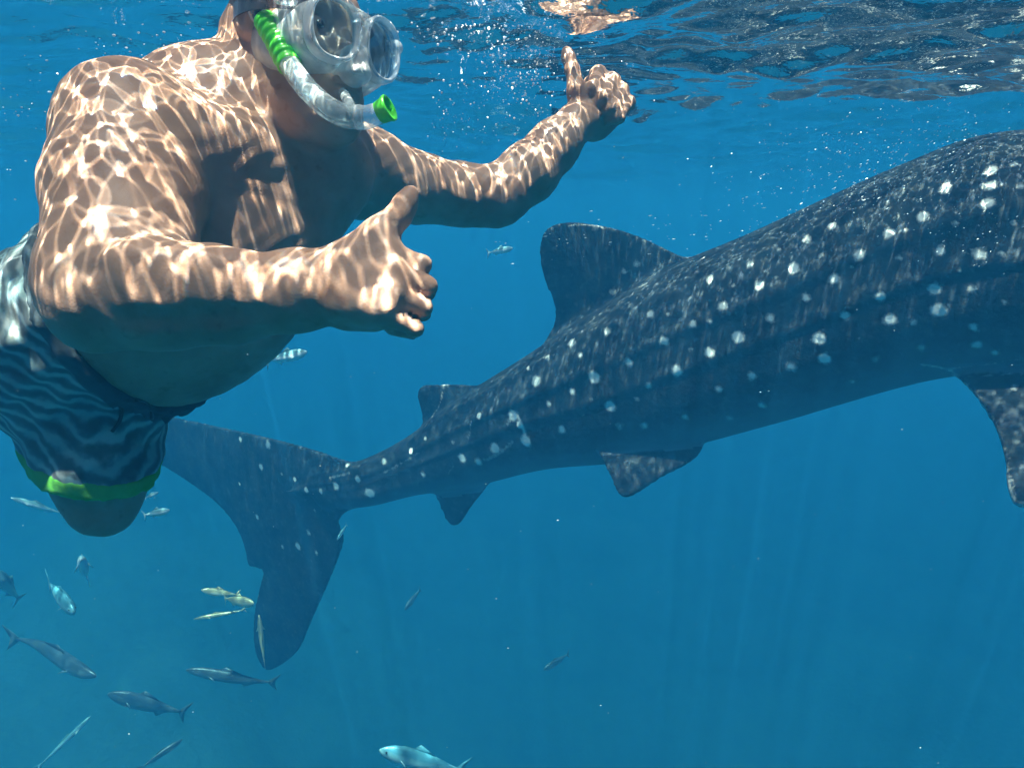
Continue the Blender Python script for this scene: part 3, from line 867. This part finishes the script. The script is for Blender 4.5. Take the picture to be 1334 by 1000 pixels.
for pxs, w, a in (([(662, 552), (668, 538), (680, 552), (686, 578)], 3.5, .62), ([(578, 506), (571, 530), (553, 556)], 2.2, .42), ([(614, 548), (609, 578)], 2, .4),
                  ([(718, 442), (760, 425), (798, 395)], 2.6, .35), ([(722, 462), (700, 470), (690, 492)], 3, .35), ([(630, 600), (650, 590), (668, 575)], 4, .4),
                  ([(500, 615), (520, 605), (545, 590)], 3, .36), ([(430, 622), (455, 616)], 3, .4), ([(583, 618), (596, 600)], 2, .35),
                  ([(1232, 480), (1262, 478), (1334, 466)], 2.2, .42), ([(1225, 478), (1258, 452), (1290, 436)], 1.8, .35), ([(1250, 490), (1290, 489), (1340, 484)], 2, .42),
                  ([(1200, 475), (1222, 478), (1240, 484)], 3, .55), ([(1275, 300), (1262, 325), (1245, 335)], 2.5, .36), ([(740, 294), (765, 293), (785, 297)], 2.0, .55)):
    stroke(sp_attr, pxs, w, a, 2)
# frayed pale trailing edge of the near pectoral fin
edge_w = spline(plc[:8], 60)
for i, p in enumerate(edge_w):
    near = np.where(np.abs(V[:, 0] - p[0]) < 0.12)[0]
    dd = np.linalg.norm(V[near] - p, axis=1)
    sp_attr[near] = np.maximum(sp_attr[near], (0.30 + 0.35 * (i > 36)) * np.exp(-(dd / (0.016 + 0.018 * (i > 38))) ** 2) + rng.uniform(-.05, .1))  if False else np.maximum(sp_attr[near], (0.46 + 0.15 * (i > 36)) * np.exp(-(dd / 0.018) ** 2))
for nme, arr in (('spots', sp_attr), ('pale', pale)):
    at_ = shark.data.attributes.new(nme, 'FLOAT', 'POINT'); at_.data.foreach_set('value', arr.astype(np.float32))

# ------------------------------------------------------------ diving mask and snorkel
def clear_mat(name, tint, keep, rough=0.2, body=(0.8, 0.85, 0.85)):
    nt = NT(name)
    tc = nt.n('ShaderNodeTexCoord')
    nn = nt.n('ShaderNodeTexNoise', {'Vector': tc.outputs['Object'], 'Scale': 70.0, 'Detail': 4.0})
    fl = nt.ramp(nn.outputs[0], [(0.35, rgb(0.6, 0.6, 0.6)), (0.7, rgb(1, 1, 1))])
    bm_ = nt.n('ShaderNodeBump', {'Strength': 0.4, 'Distance': 0.002, 'Height': nn.outputs[0]})
    t = nt.n('ShaderNodeBsdfTransparent', {0: rgb(*tint)})
    b = nt.n('ShaderNodeBsdfPrincipled', {'Base Color': rgb(*body), 'Roughness': rough, 'Normal': bm_.outputs[0], 'Specular IOR Level': 0.8})
    f = nt.math('MULTIPLY', fl, keep)
    fr = nt.n('ShaderNodeLayerWeight', {'Blend': 0.35})
    f = nt.math('ADD', f, nt.math('MULTIPLY', fr.outputs['Facing'], 0.45), clamp=True)
    m = nt.n('ShaderNodeMixShader', {0: f, 1: t.outputs[0], 2: b.outputs[0]})
    return nt.surf(m.outputs[0])
SILI = clear_mat('clear_silicone', (0.88, 0.94, 0.95), 0.34, 0.25, (0.85, 0.88, 0.86))
FRAME = clear_mat('clear_frame', (0.90, 0.96, 0.98), 0.28, 0.12, (0.9, 0.93, 0.93))
LENS = clear_mat('mask_glass', (0.68, 0.80, 0.86), 0.05, 0.05, (0.25, 0.36, 0.44))
TUBE = clear_mat('clear_tube', (0.85, 0.90, 0.90), 0.24, 0.15, (0.62, 0.68, 0.68))
GREEN = plain('green_rubber', (0.10, 0.72, 0.04), 0.35, 0.2)
BLACK = plain('black_rubber', (0.015, 0.016, 0.018), 0.4, 0.2)
HAIR = plain('dark_hair', (0.03, 0.018, 0.012), 0.6, 1.0, 400.0)

# mask frame: origin between the lenses
MC = H(0.132, 0.0, -0.042)
mask = empty('diving_mask', MC)
tag(mask, 'clear twin-lens diving mask with translucent skirt worn over the snorkeller\'s eyes', 'diving mask')
def M(a, b_, c): return MC + Hf * a + Hl * b_ + Hu * c
def loop(a, b0, c0, rb, rc, n=48, yaw=0.0, pw=2.4):
    out = []
    for t in np.linspace(0, 2 * np.pi, n, endpoint=False):
        cb, sb = math.cos(t), math.sin(t)
        x = math.copysign(abs(cb) ** (2 / pw), cb) * rb
        y = math.copysign(abs(sb) ** (2 / pw), sb) * rc
        out.append(M(a - yaw * x, b0 + x, c0 + y))
    return np.array(out)
for s_ in (-1, 1):
    yw = s_ * 0.22
    def lp(da, rb, rc): return loop(da, s_ * 0.037, 0, rb, rc, yaw=yw)
    # lens rim: a thick rounded ring
    R_ = [lp(-0.004, 0.0270, 0.0345), lp(0.004, 0.0272, 0.0347), lp(0.0075, 0.0290, 0.0370), lp(0.0075, 0.0312, 0.0392), lp(0.004, 0.0326, 0.0406),
          lp(-0.010, 0.0330, 0.0410), lp(-0.014, 0.0318, 0.0398), lp(-0.008, 0.0285, 0.0360), lp(-0.004, 0.0270, 0.0345)]
    V, F = loft(R_)
    mesh_obj('lens_rim', V, [tuple(map(int, f)) for f in F], FRAME, mask)
    A, B_ = lp(0.001, 0.0276, 0.0352), lp(-0.002, 0.0276, 0.0352)
    n = len(A)
    cA = A.mean(0); cB = B_.mean(0)
    V = np.concatenate([A, B_, [cA, cB]])
    F = [(i, (i + 1) % n, 2 * n) for i in range(n)] + [(n + (i + 1) % n, n + i, 2 * n + 1) for i in range(n)] + [(i, n + i, n + (i + 1) % n, (i + 1) % n) for i in range(n)]
    mesh_obj('lens', V, F, LENS, mask, smooth=False)
# bridge between the rims
V, F = tube(spline([M(0.0, -0.012, 0.022), M(0.006, 0.0, 0.026), M(0.0, 0.012, 0.022)], 10), 0.0055, 12)
mesh_obj('bridge', V, F, FRAME, mask)
# soft skirt from the rims back to the face, with the nose pocket
rings = []
for t, (rb, rc, a0, curve) in enumerate([(0.066, 0.041, -0.010, 0.010), (0.071, 0.047, -0.020, 0.016), (0.076, 0.050, -0.038, 0.028), (0.078, 0.052, -0.055, 0.045),
                                         (0.080, 0.055, -0.066, 0.060), (0.075, 0.050, -0.070, 0.052)]):
    ring = []
    for th in np.linspace(0, 2 * np.pi, 72, endpoint=False):
        cb, sb = math.cos(th), math.sin(th)
        x = math.copysign(abs(cb) ** 0.75, cb) * rb; y = math.copysign(abs(sb) ** 0.8, sb) * rc
        if sb < 0: y += 0.014 * math.exp(-((abs(x) - 0.0) / 0.02) ** 2) * (1 - t / 6)
        ring.append(M(a0 - curve * (x / rb) ** 2 * 1.0, x, y))
    rings.append(ring)
V, F = loft(rings)
sk = mesh_obj('skirt', V, [tuple(map(int, f)) for f in F], SILI, mask)
sk.modifiers.new('t', 'SOLIDIFY').thickness = 0.0018
NF = Field(MC - 0.09, MC + 0.09, 0.0022)
NF.ball(M(-0.012, 0, -0.030), (0.030, 0.017, 0.026), HA, 0.01)
NF.ball(M(-0.002, 0, -0.044), (0.024, 0.018, 0.012), HA, 0.008)
NF.ball(M(-0.022, 0, -0.044), (0.030, 0.021, 0.010), HA, 0.008)
V, F = NF.mesh(); V = relax(V, F, 1)
mesh_obj('nose_pocket', V, F, SILI, mask)
# strap round the back of the head
th = np.linspace(0.62, 2 * np.pi - 0.62, 60)
ring_hi = np.array([H(0.012 + 0.119 * math.cos(t), 0.094 * math.sin(t), -0.004 - 0.012 * math.cos(t)) for t in th])
V = []; F = []
for i in range(len(th)):
    for dz, dr in ((0.011, 1.0), (0.011, 1.02), (-0.011, 1.02), (-0.011, 1.0)):
        c0 = H(0.012, 0, -0.004); V.append(c0 + (ring_hi[i] - c0) * dr + Hu * dz)
for i in range(len(th) - 1):
    for j in range(4):
        F.append((i * 4 + j, i * 4 + (j + 1) % 4, (i + 1) * 4 + (j + 1) % 4, (i + 1) * 4 + j))
F += [(3, 2, 1, 0), tuple(range(len(V) - 4, len(V)))]
mesh_obj('strap', np.array(V), F, clear_mat('smoky_silicone', (0.55, 0.55, 0.58), 0.5, 0.3, (0.10, 0.09, 0.10)), mask, smooth=False)
for s_ in (-1, 1):
    V, F = tube([H(0.085, s_ * 0.088, -0.012), H(0.106, s_ * 0.080, -0.016)], 0.010, 14)
    mesh_obj('buckle', V, F, FRAME, mask)

# snorkel
SC = P(464, 153, 0.815)
snork = empty('snorkel', SC)
tag(snork, 'clear snorkel with green ribbed collar and green purge cap held in the snorkeller\'s mouth', 'snorkel')
low = spline([P(471, 152, 0.790), P(452, 152, 0.790), P(428, 141, 0.795), P(404, 120, 0.808), P(386, 98, 0.822), P(373, 78, 0.833)], 40)
V, F = tube(low, 0.0138, 24); mesh_obj('lower_tube', V, F, TUBE, snork)
V, F = tube(spline([P(470, 152, 0.790), P(450, 151, 0.791), P(428, 140, 0.796), P(404, 119, 0.809), P(386, 97, 0.823), P(373, 77, 0.834)], 30), 0.0095, 16)
mesh_obj('inner_tube', V, F, clear_mat('tube_core', (0.75, 0.82, 0.84), 0.15, 0.1, (0.5, 0.58, 0.60)), snork)
gp = spline([P(378, 87, 0.830), P(368, 66, 0.838), P(357, 45, 0.846), P(345, 27, 0.853)], 90)
tt_ = np.linspace(0, 1, 90)
gr = 0.0158 + 0.0013 * np.where((tt_ > 0.08) & (tt_ < 0.90), np.sign(np.sin(tt_ * 2 * np.pi * 6.5)) * np.abs(np.sin(tt_ * 2 * np.pi * 6.5)) ** 0.5, 0)
gr[:2] *= 0.93; gr[-2:] *= 0.93
V, F = tube(gp, gr, 28); mesh_obj('ribbed_collar', V, F, GREEN, snork)
up = spline([P(347, 30, 0.852), P(330, 4, 0.862), P(312, -28, 0.872), P(296, -62, 0.885), P(284, -95, 0.897)], 30)
V, F = tube(up, 0.0118, 22); mesh_obj('upper_tube', V, F, clear_mat('smoky_tube', (0.35, 0.38, 0.42), 0.30, 0.15, (0.10, 0.11, 0.13)), snork)
V, F = tube([P(340, 20, 0.856), P(334, 10, 0.860)], 0.0142, 22); mesh_obj('snorkel_keeper', V, F, FRAME, snork)
# elbow chamber and green purge cap
V, F = tube(spline([P(466, 153, 0.790), P(478, 153, 0.788), P(490, 149, 0.786), P(497, 146, 0.785)], 14), np.linspace(0.0145, 0.0118, 14), 22)
mesh_obj('elbow', V, F, FRAME, snork)
c0, c1 = P(493, 148, 0.786), P(510, 139, 0.780)
axc = nrm(c1 - c0)
pr = [(0.0, 0.0100), (0.001, 0.0128), (0.010, 0.0142), (0.0135, 0.0158), (0.0165, 0.0158), (0.0170, 0.0148), (0.0165, 0.0118), (0.0120, 0.0108), (0.0118, 0.0005)]
V, F = [], []
e1_ = nrm(np.cross(axc, Uc)); e2_ = np.cross(axc, e1_)
rg = [[c0 + axc * a + r * (math.cos(t) * e1_ + math.sin(t) * e2_) for t in np.linspace(0, 2 * np.pi, 28, endpoint=False)] for a, r in pr]
V, F = loft(rg)
mesh_obj('purge_cap', V, [tuple(map(int, f)) for f in F], GREEN, snork)
V, F = tube(spline([P(462, 152, 0.795), P(460, 146, 0.808), H(0.104, -0.004, -0.100)], 12), 0.0070, 16)
mesh_obj('mouthpiece', V, F, TUBE, snork)

# hair: a short cap over the crown and the back of the head
HF = Field(HC - 0.16, HC + 0.16, 0.004)
HF.ball(H(-0.014, 0, 0.006), (0.106, 0.086, 0.100), HA, 0.02)
HF.ball(H(-0.050, 0, -0.030), (0.062, 0.066, 0.070), HA, 0.03)
x, y, z = HF.grid(tuple(slice(0, n) for n in HF.n))
rel = lambda ax: (x - HC[0]) * ax[0] + (y - HC[1]) * ax[1] + (z - HC[2]) * ax[2]
HF.a = np.maximum(HF.a, np.minimum(-(rel(Hu) - 0.058 + 0.0), (rel(Hf) + 0.020 + 0.35 * rel(Hu) * 0)).astype(np.float32))
HF.a = np.maximum(HF.a, (-(rel(Hu) + 0.075)).astype(np.float32))
HF.a += (0.002 * np.sin(rel(Hf) * 700 + 3 * np.sin(rel(Hl) * 200)) * np.sin(rel(Hl) * 620)).astype(np.float32)
V, F = HF.mesh(); V = relax(V, F, 1)
mesh_obj('hair', V, F, HAIR, person)
for s_ in (-1, 1):
    V, F = tube([H(0.0925, s_ * 0.033, -0.026), H(0.0945, s_ * 0.033, -0.026)], 0.0055, 14)
    mesh_obj('iris', V, F, plain('iris', (0.05, 0.03, 0.02), 0.2), person)
# drawstring of the shorts
def on_shorts(u, v, lift=0.003):
    d = Vector(P(u, v, 1.0) - CAMP).normalized()
    hit, nn, fi, dist = SB.ray_cast(Vector(CAMP), d)
    return None if hit is None else np.array(hit) - np.array(d) * lift
SB = BVHTree.FromObject(shorts, bpy.context.evaluated_depsgraph_get())
for pts in ([(150, 522), (158, 532), (156, 548), (146, 562)], [(176, 520), (190, 524), (197, 535), (198, 545)]):
    q = [on_shorts(*p) for p in pts]
    if all(p is not None for p in q):
        V, F = tube(spline(q, 14), 0.0028, 10); mesh_obj('drawstring', V, F, BLACK, shorts)

# ------------------------------------------------------------ small fish around the man and the shark
def fish_mat(name, back, side, belly, rough=0.35):
    nt = NT(name)
    tc = nt.n('ShaderNodeTexCoord')
    sx_ = nt.n('ShaderNodeSeparateXYZ', {0: tc.outputs['Generated']})
    nn = nt.n('ShaderNodeTexNoise', {'Vector': tc.outputs['Object'], 'Scale': 60.0, 'Detail': 3.0})
    f = nt.math('ADD', sx_.outputs[2], nt.math('MULTIPLY', nt.math('SUBTRACT', nn.outputs[0], 0.5), 0.12))
    col = nt.ramp(f, [(0.30, rgb(*belly)), (0.48, rgb(*side)), (0.62, rgb(*back))])
    v = nt.n('ShaderNodeTexVoronoi', {'Vector': tc.outputs['Object'], 'Scale': 240.0})
    bm_ = nt.n('ShaderNodeBump', {'Strength': 0.3, 'Distance': 0.001, 'Height': v.outputs[0]})
    b = nt.n('ShaderNodeBsdfPrincipled', {'Base Color': col, 'Roughness': rough, 'Metallic': 0.25, 'Normal': bm_.outputs[0]})
    return nt.surf(b.outputs[0])
SILVER = fish_mat('silver_fish', (0.20, 0.42, 0.45), (0.60, 0.80, 0.80), (0.85, 0.9, 0.88))
BLUE = fish_mat('blue_fish', (0.08, 0.32, 0.40), (0.25, 0.58, 0.62), (0.45, 0.7, 0.7))
DARK = fish_mat('dark_fish', (0.07, 0.11, 0.13), (0.12, 0.18, 0.20), (0.22, 0.28, 0.28))
TAN = fish_mat('tan_fish', (0.45, 0.42, 0.25), (0.60, 0.58, 0.38), (0.75, 0.75, 0.6))
def fish_geo(h=0.11, w=0.075, bend=0.0, slender=1.0):
    """one fish of length 1 along +x (snout at x = 0.5), body and fins in one skin"""
    prof = [(0.50, 0.02), (0.485, 0.22), (0.44, 0.50), (0.36, 0.80), (0.25, 0.97), (0.12, 1.0), (0.0, 0.92), (-0.12, 0.74), (-0.22, 0.52), (-0.31, 0.30), (-0.37, 0.20), (-0.40, 0.19)]
    rings = []
    for x_, s in prof:
        ring = []
        for t in np.linspace(0, 2 * np.pi, 14, endpoint=False):
            ring.append((x_, math.cos(t) * w * 0.5 * s, math.sin(t) * h * 0.5 * s * slender - 0.006 * s))
        rings.append(ring)
    V, F = loft(rings)
    V = [tuple(v) for v in V]; F = [tuple(map(int, f)) for f in F]
    F.append(tuple(range(14))[::-1]); F.append(tuple(range(len(V) - 14, len(V))))
    def plate(pts, th=0.004, axis=1):
        n = len(pts); b0 = len(V)
        for s in (-1, 1):
            for p in pts:
                q = [p[0], 0.0, p[1]] if len(p) == 2 else list(p)
                q[1] += s * th * (0.5 if True else 1)
                V.append(tuple(q))
        F.append(tuple(range(b0, b0 + n))); F.append(tuple(range(b0 + n, b0 + 2 * n))[::-1])
        for i in range(n): F.append((b0 + i, b0 + n + i, b0 + n + (i + 1) % n, b0 + (i + 1) % n))
    k = h / 0.11
    plate([(-0.38, 0.012), (-0.42, 0.035 * k), (-0.50, 0.085 * k), (-0.475, 0.04 * k), (-0.455, 0.0), (-0.475, -0.04 * k), (-0.50, -0.085 * k), (-0.42, -0.035 * k), (-0.38, -0.012)])
    z0 = h * 0.44 * slender
    plate([(0.16, z0), (0.10, z0 + 0.035 * k), (0.02, z0 + 0.02 * k), (-0.10, z0 * 0.88), (-0.02, z0 * 0.8), (0.1, z0 * 0.85)])
    plate([(-0.08, -z0 * 0.8), (-0.14, -z0 - 0.02 * k), (-0.24, -z0 * 0.62), (-0.2, -z0 * 0.45)])
    for s in (-1, 1):
        plate([(0.27, s * w * 0.42, -0.01), (0.17, s * w * 0.85, -0.035 * k), (0.20, s * w * 0.55, -0.02 * k)])
    V = np.array(V)
    V[:, 1] += bend * np.sin((0.5 - V[:, 0]) * 2.6) * (0.5 - V[:, 0])
    return V, F
eye_mat = plain('fish_eye', (0.01, 0.01, 0.012), 0.15)
def fish(head, tail, d0, d1, label, mat, h=0.2, w=0.10, bend=0.0, roll=0.0, eyes=False):
    a, b_ = P(head[0], head[1], d0), P(tail[0], tail[1], d1)
    L = np.linalg.norm(a - b_)
    V, F = fish_geo(h, w, bend)
    me_o = mesh_obj('fish', V * L, F, mat)
    x_ = Vector(nrm(a - b_)); z_ = Vector((0, 0, 1)) - x_ * x_.z
    z_.normalize(); y_ = z_.cross(x_)
    M4 = Matrix((x_, y_, z_)).transposed().to_4x4() @ Matrix.Rotation(roll, 4, 'X')
    M4.translation = Vector((a + b_) / 2)
    me_o.matrix_world = M4
    tag(me_o, label, 'fish', 'small fish around the whale shark')
    if eyes:
        for s in (-1, 1):
            o = mesh_obj('eye', *ico(0.012 * L, np.array([0.425, s * w * 0.27, 0.012]) * L, 1), eye_mat, None)
            o.parent = me_o
    return me_o
def ico(r, c, sub_=1, stretch=None):
    bm = bmesh.new(); bmesh.ops.create_icosphere(bm, subdivisions=sub_, radius=1.0)
    V = np.array([v.co[:] for v in bm.verts]); F = [tuple(v.index for v in f.verts) for f in bm.faces]; bm.free()
    return V * r + c, F
FISH = [
    ((494, 976), (606, 1000), 2.2, 2.3, 'bright turquoise fish at the bottom edge of the picture', BLUE, 0.23, 0.12, 0.05, 0.0, True),
    ((97, 797), (62, 757), 2.4, 2.6, 'bright silver-blue fish diving steeply below the snorkeller\'s knee', BLUE, 0.24, 0.12, 0.0, 0.0, True),
    ((-6, 742), (26, 782), 2.3, 2.4, 'pale blue fish cut by the left edge of the picture', BLUE, 0.25, 0.12, 0.0, 0.0, False),
    ((105, 728), (114, 748), 2.6, 2.95, 'tiny fish seen nearly head-on below the snorkeller\'s knee', SILVER, 0.16, 0.09, 0.0, 0.0, False),
    ((126, 880), (-8, 838), 4.4, 4.7, 'long dark fish curving in from the left edge above the lower corner', DARK, 0.14, 0.09, 0.15, 0.0, False),
    ((140, 903), (246, 926), 4.6, 4.8, 'dark-backed fish heading left below the long dark fish', DARK, 0.22, 0.11, 0.05, 0.0, False),
    ((242, 872), (364, 884), 4.6, 4.8, 'slender dim fish just below the tip of the shark\'s tail', DARK, 0.14, 0.09, 0.10, 0.0, False),
    ((118, 932), (46, 1002), 4.6, 4.4, 'thin pale fish slanting across the lower left corner', SILVER, 0.09, 0.06, 0.0, 0.0, False),
    ((238, 962), (180, 1004), 4.6, 4.4, 'dark fish rising from the bottom edge left of the turquoise fish', DARK, 0.16, 0.09, 0.05, 0.0, False),
    ((221, 664), (186, 671), 2.4, 2.45, 'small silver fish right beside the green hem band of the shorts', SILVER, 0.20, 0.09, 0.0, 0.0, False),
    ((206, 641), (188, 649), 2.6, 2.62, 'smallest silver fish touching the right edge of the green hem band', SILVER, 0.20, 0.09, 0.0, 0.0, False),
    ((14, 648), (84, 668), 3.4, 3.6, 'faint slim fish left of the snorkeller\'s knee', SILVER, 0.12, 0.08, 0.1, 0.0, False),
    ((262, 768), (312, 774), 4.3, 4.4, 'tan fish nosing left beside the shark\'s lower tail lobe', TAN, 0.20, 0.12, 0.12, 0.4, False),
    ((331, 786), (294, 776), 4.2, 4.35, 'stubby tan fish touching the shark\'s lower tail lobe', TAN, 0.26, 0.14, -0.1, 0.0, False),
    ((252, 806), (322, 792), 4.3, 4.4, 'pale eel-thin fish under the two tan fish by the shark\'s tail', TAN, 0.09, 0.07, 0.05, 0.0, False),
    ((337, 800), (345, 868), 4.27, 4.30, 'pale remora lying along the edge of the shark\'s lower tail lobe', TAN, 0.13, 0.09, 0.0, 0.0, False),
    ((527, 794), (548, 766), 6.4, 6.6, 'small dim fish in open water below the shark\'s anal fin', DARK, 0.25, 0.14, 0.0, 0.0, False),
    ((708, 872), (742, 850), 6.4, 6.6, 'small dim fish in the deep water right of the picture\'s centre', DARK, 0.22, 0.12, 0.0, 0.0, False),
    ((400, 458), (345, 471), 2.6, 2.7, 'small silver fish under the snorkeller\'s belly and near forearm', SILVER, 0.20, 0.10, 0.0, 0.0, False),
    ((668, 323), (634, 330), 3.2, 3.3, 'faint silver fish between the near fist and the shark\'s dorsal fin', SILVER, 0.20, 0.10, 0.0, 0.0, False),
    ((439, 703), (452, 682), 4.2, 4.3, 'tiny pale fish at the shark\'s tail root', SILVER, 0.20, 0.09, 0.0, 0.0, False),
]
for a in FISH: fish(*a)

# ------------------------------------------------------------ bubbles and drifting specks
def speckle(name, items, mat, sub_=1):
    base, faces = ico(1.0, np.zeros(3), sub_)
    faces = np.array(faces)
    VV, FF = [], []
    for i, (c, r, st, dr) in enumerate(items):
        v = base * r
        if st > 1:
            dr = nrm(dr); v = v + np.outer(v @ dr, dr) * (st - 1)
        VV.append(v + c); FF.append(faces + i * len(base))
    o = mesh_obj(name, np.concatenate(VV), np.concatenate(FF), mat)
    tag(o, kind='stuff')
    return o
nt = NT('bubble')
t_ = nt.n('ShaderNodeBsdfTransparent', {0: rgb(0.95, 0.98, 1)})
g_ = nt.n('ShaderNodeBsdfPrincipled', {'Base Color': rgb(0.9, 0.93, 0.95), 'Roughness': 0.15, 'Specular IOR Level': 1.0})
lw = nt.n('ShaderNodeLayerWeight', {'Blend': 0.5})
f_ = nt.math('ADD', nt.math('MULTIPLY', lw.outputs['Facing'], 0.45), 0.5, clamp=True)
BUB = nt.surf(nt.n('ShaderNodeMixShader', {0: f_, 1: t_.outputs[0], 2: g_.outputs[0]}).outputs[0])
def rnd_items(n, cu, cv, su, sv, d0, d1, r0, r1, st=1.0, dr=None):
    out = []
    while len(out) < n:
        u, v = rng.normal(cu, su), rng.normal(cv, sv)
        d = rng.uniform(d0, d1)
        p = P(u, v, d)
        if p[2] > -0.012: continue
        r = r0 + (r1 - r0) * rng.random() ** 3
        out.append((p, r, st if st == 1 else rng.uniform(1.3, st), dr if dr is not None else Xc))
    return out
it = rnd_items(230, 690, 95, 32, 32, 1.15, 1.7, 0.0007, 0.0028)
it += rnd_items(140, 640, 55, 45, 30, 1.15, 1.7, 0.0007, 0.0030)
it += rnd_items(110, 610, 20, 60, 12, 1.15, 1.7, 0.0007, 0.0030)
it += rnd_items(90, 655, 140, 35, 35, 1.15, 1.7, 0.0006, 0.0018)
it += rnd_items(60, 590, 150, 20, 25, 1.15, 1.7, 0.0006, 0.0018)
it += rnd_items(50, 800, 90, 30, 40, 1.3, 1.7, 0.0006, 0.0020)
it += rnd_items(60, 30, 100, 40, 70, 1.1, 1.6, 0.0006, 0.0022, 2.5)
it += rnd_items(50, 200, 45, 60, 15, 1.1, 1.5, 0.0006, 0.0022, 2.0)
speckle('air_bubbles', it, BUB)
nt = NT('speck')
SPK = nt.surf(nt.n('ShaderNodeBsdfPrincipled', {'Base Color': rgb(0.5, 0.6, 0.62), 'Roughness': 0.6}).outputs[0])
sl_ = nrm(Xc * 0.85 + Uc * 0.5)
it = rnd_items(260, 1140, 215, 70, 34, 1.2, 1.9, 0.0005, 0.0014, 4.0, sl_)
it += rnd_items(130, 1080, 255, 60, 30, 1.2, 1.9, 0.0005, 0.0013, 4.0, sl_)
it += rnd_items(160, 1240, 175, 60, 30, 1.2, 1.9, 0.0005, 0.0013, 4.0, sl_)
it += rnd_items(60, 1270, 300, 30, 20, 1.2, 1.8, 0.0005, 0.0012, 4.0, sl_)
it += rnd_items(90, 1000, 200, 80, 50, 1.2, 2.2, 0.0004, 0.0012, 3.0, sl_)
it += rnd_items(60, 850, 300, 90, 18, 2.1, 2.7, 0.0008, 0.0016, 7.0, nrm(Xc + 0.08 * Uc))
for _ in range(150):
    u, v = rng.uniform(-60, 1400), rng.uniform(120, 1050); d = rng.uniform(0.7, 2.6)
    p = P(u, v, d)
    if p[2] > -0.02: continue
    it.append((p, rng.uniform(0.0003, 0.0008) * (0.5 + d * 0.5), rng.uniform(1, 2.5), Xc))
speckle('drifting_specks', it, SPK)
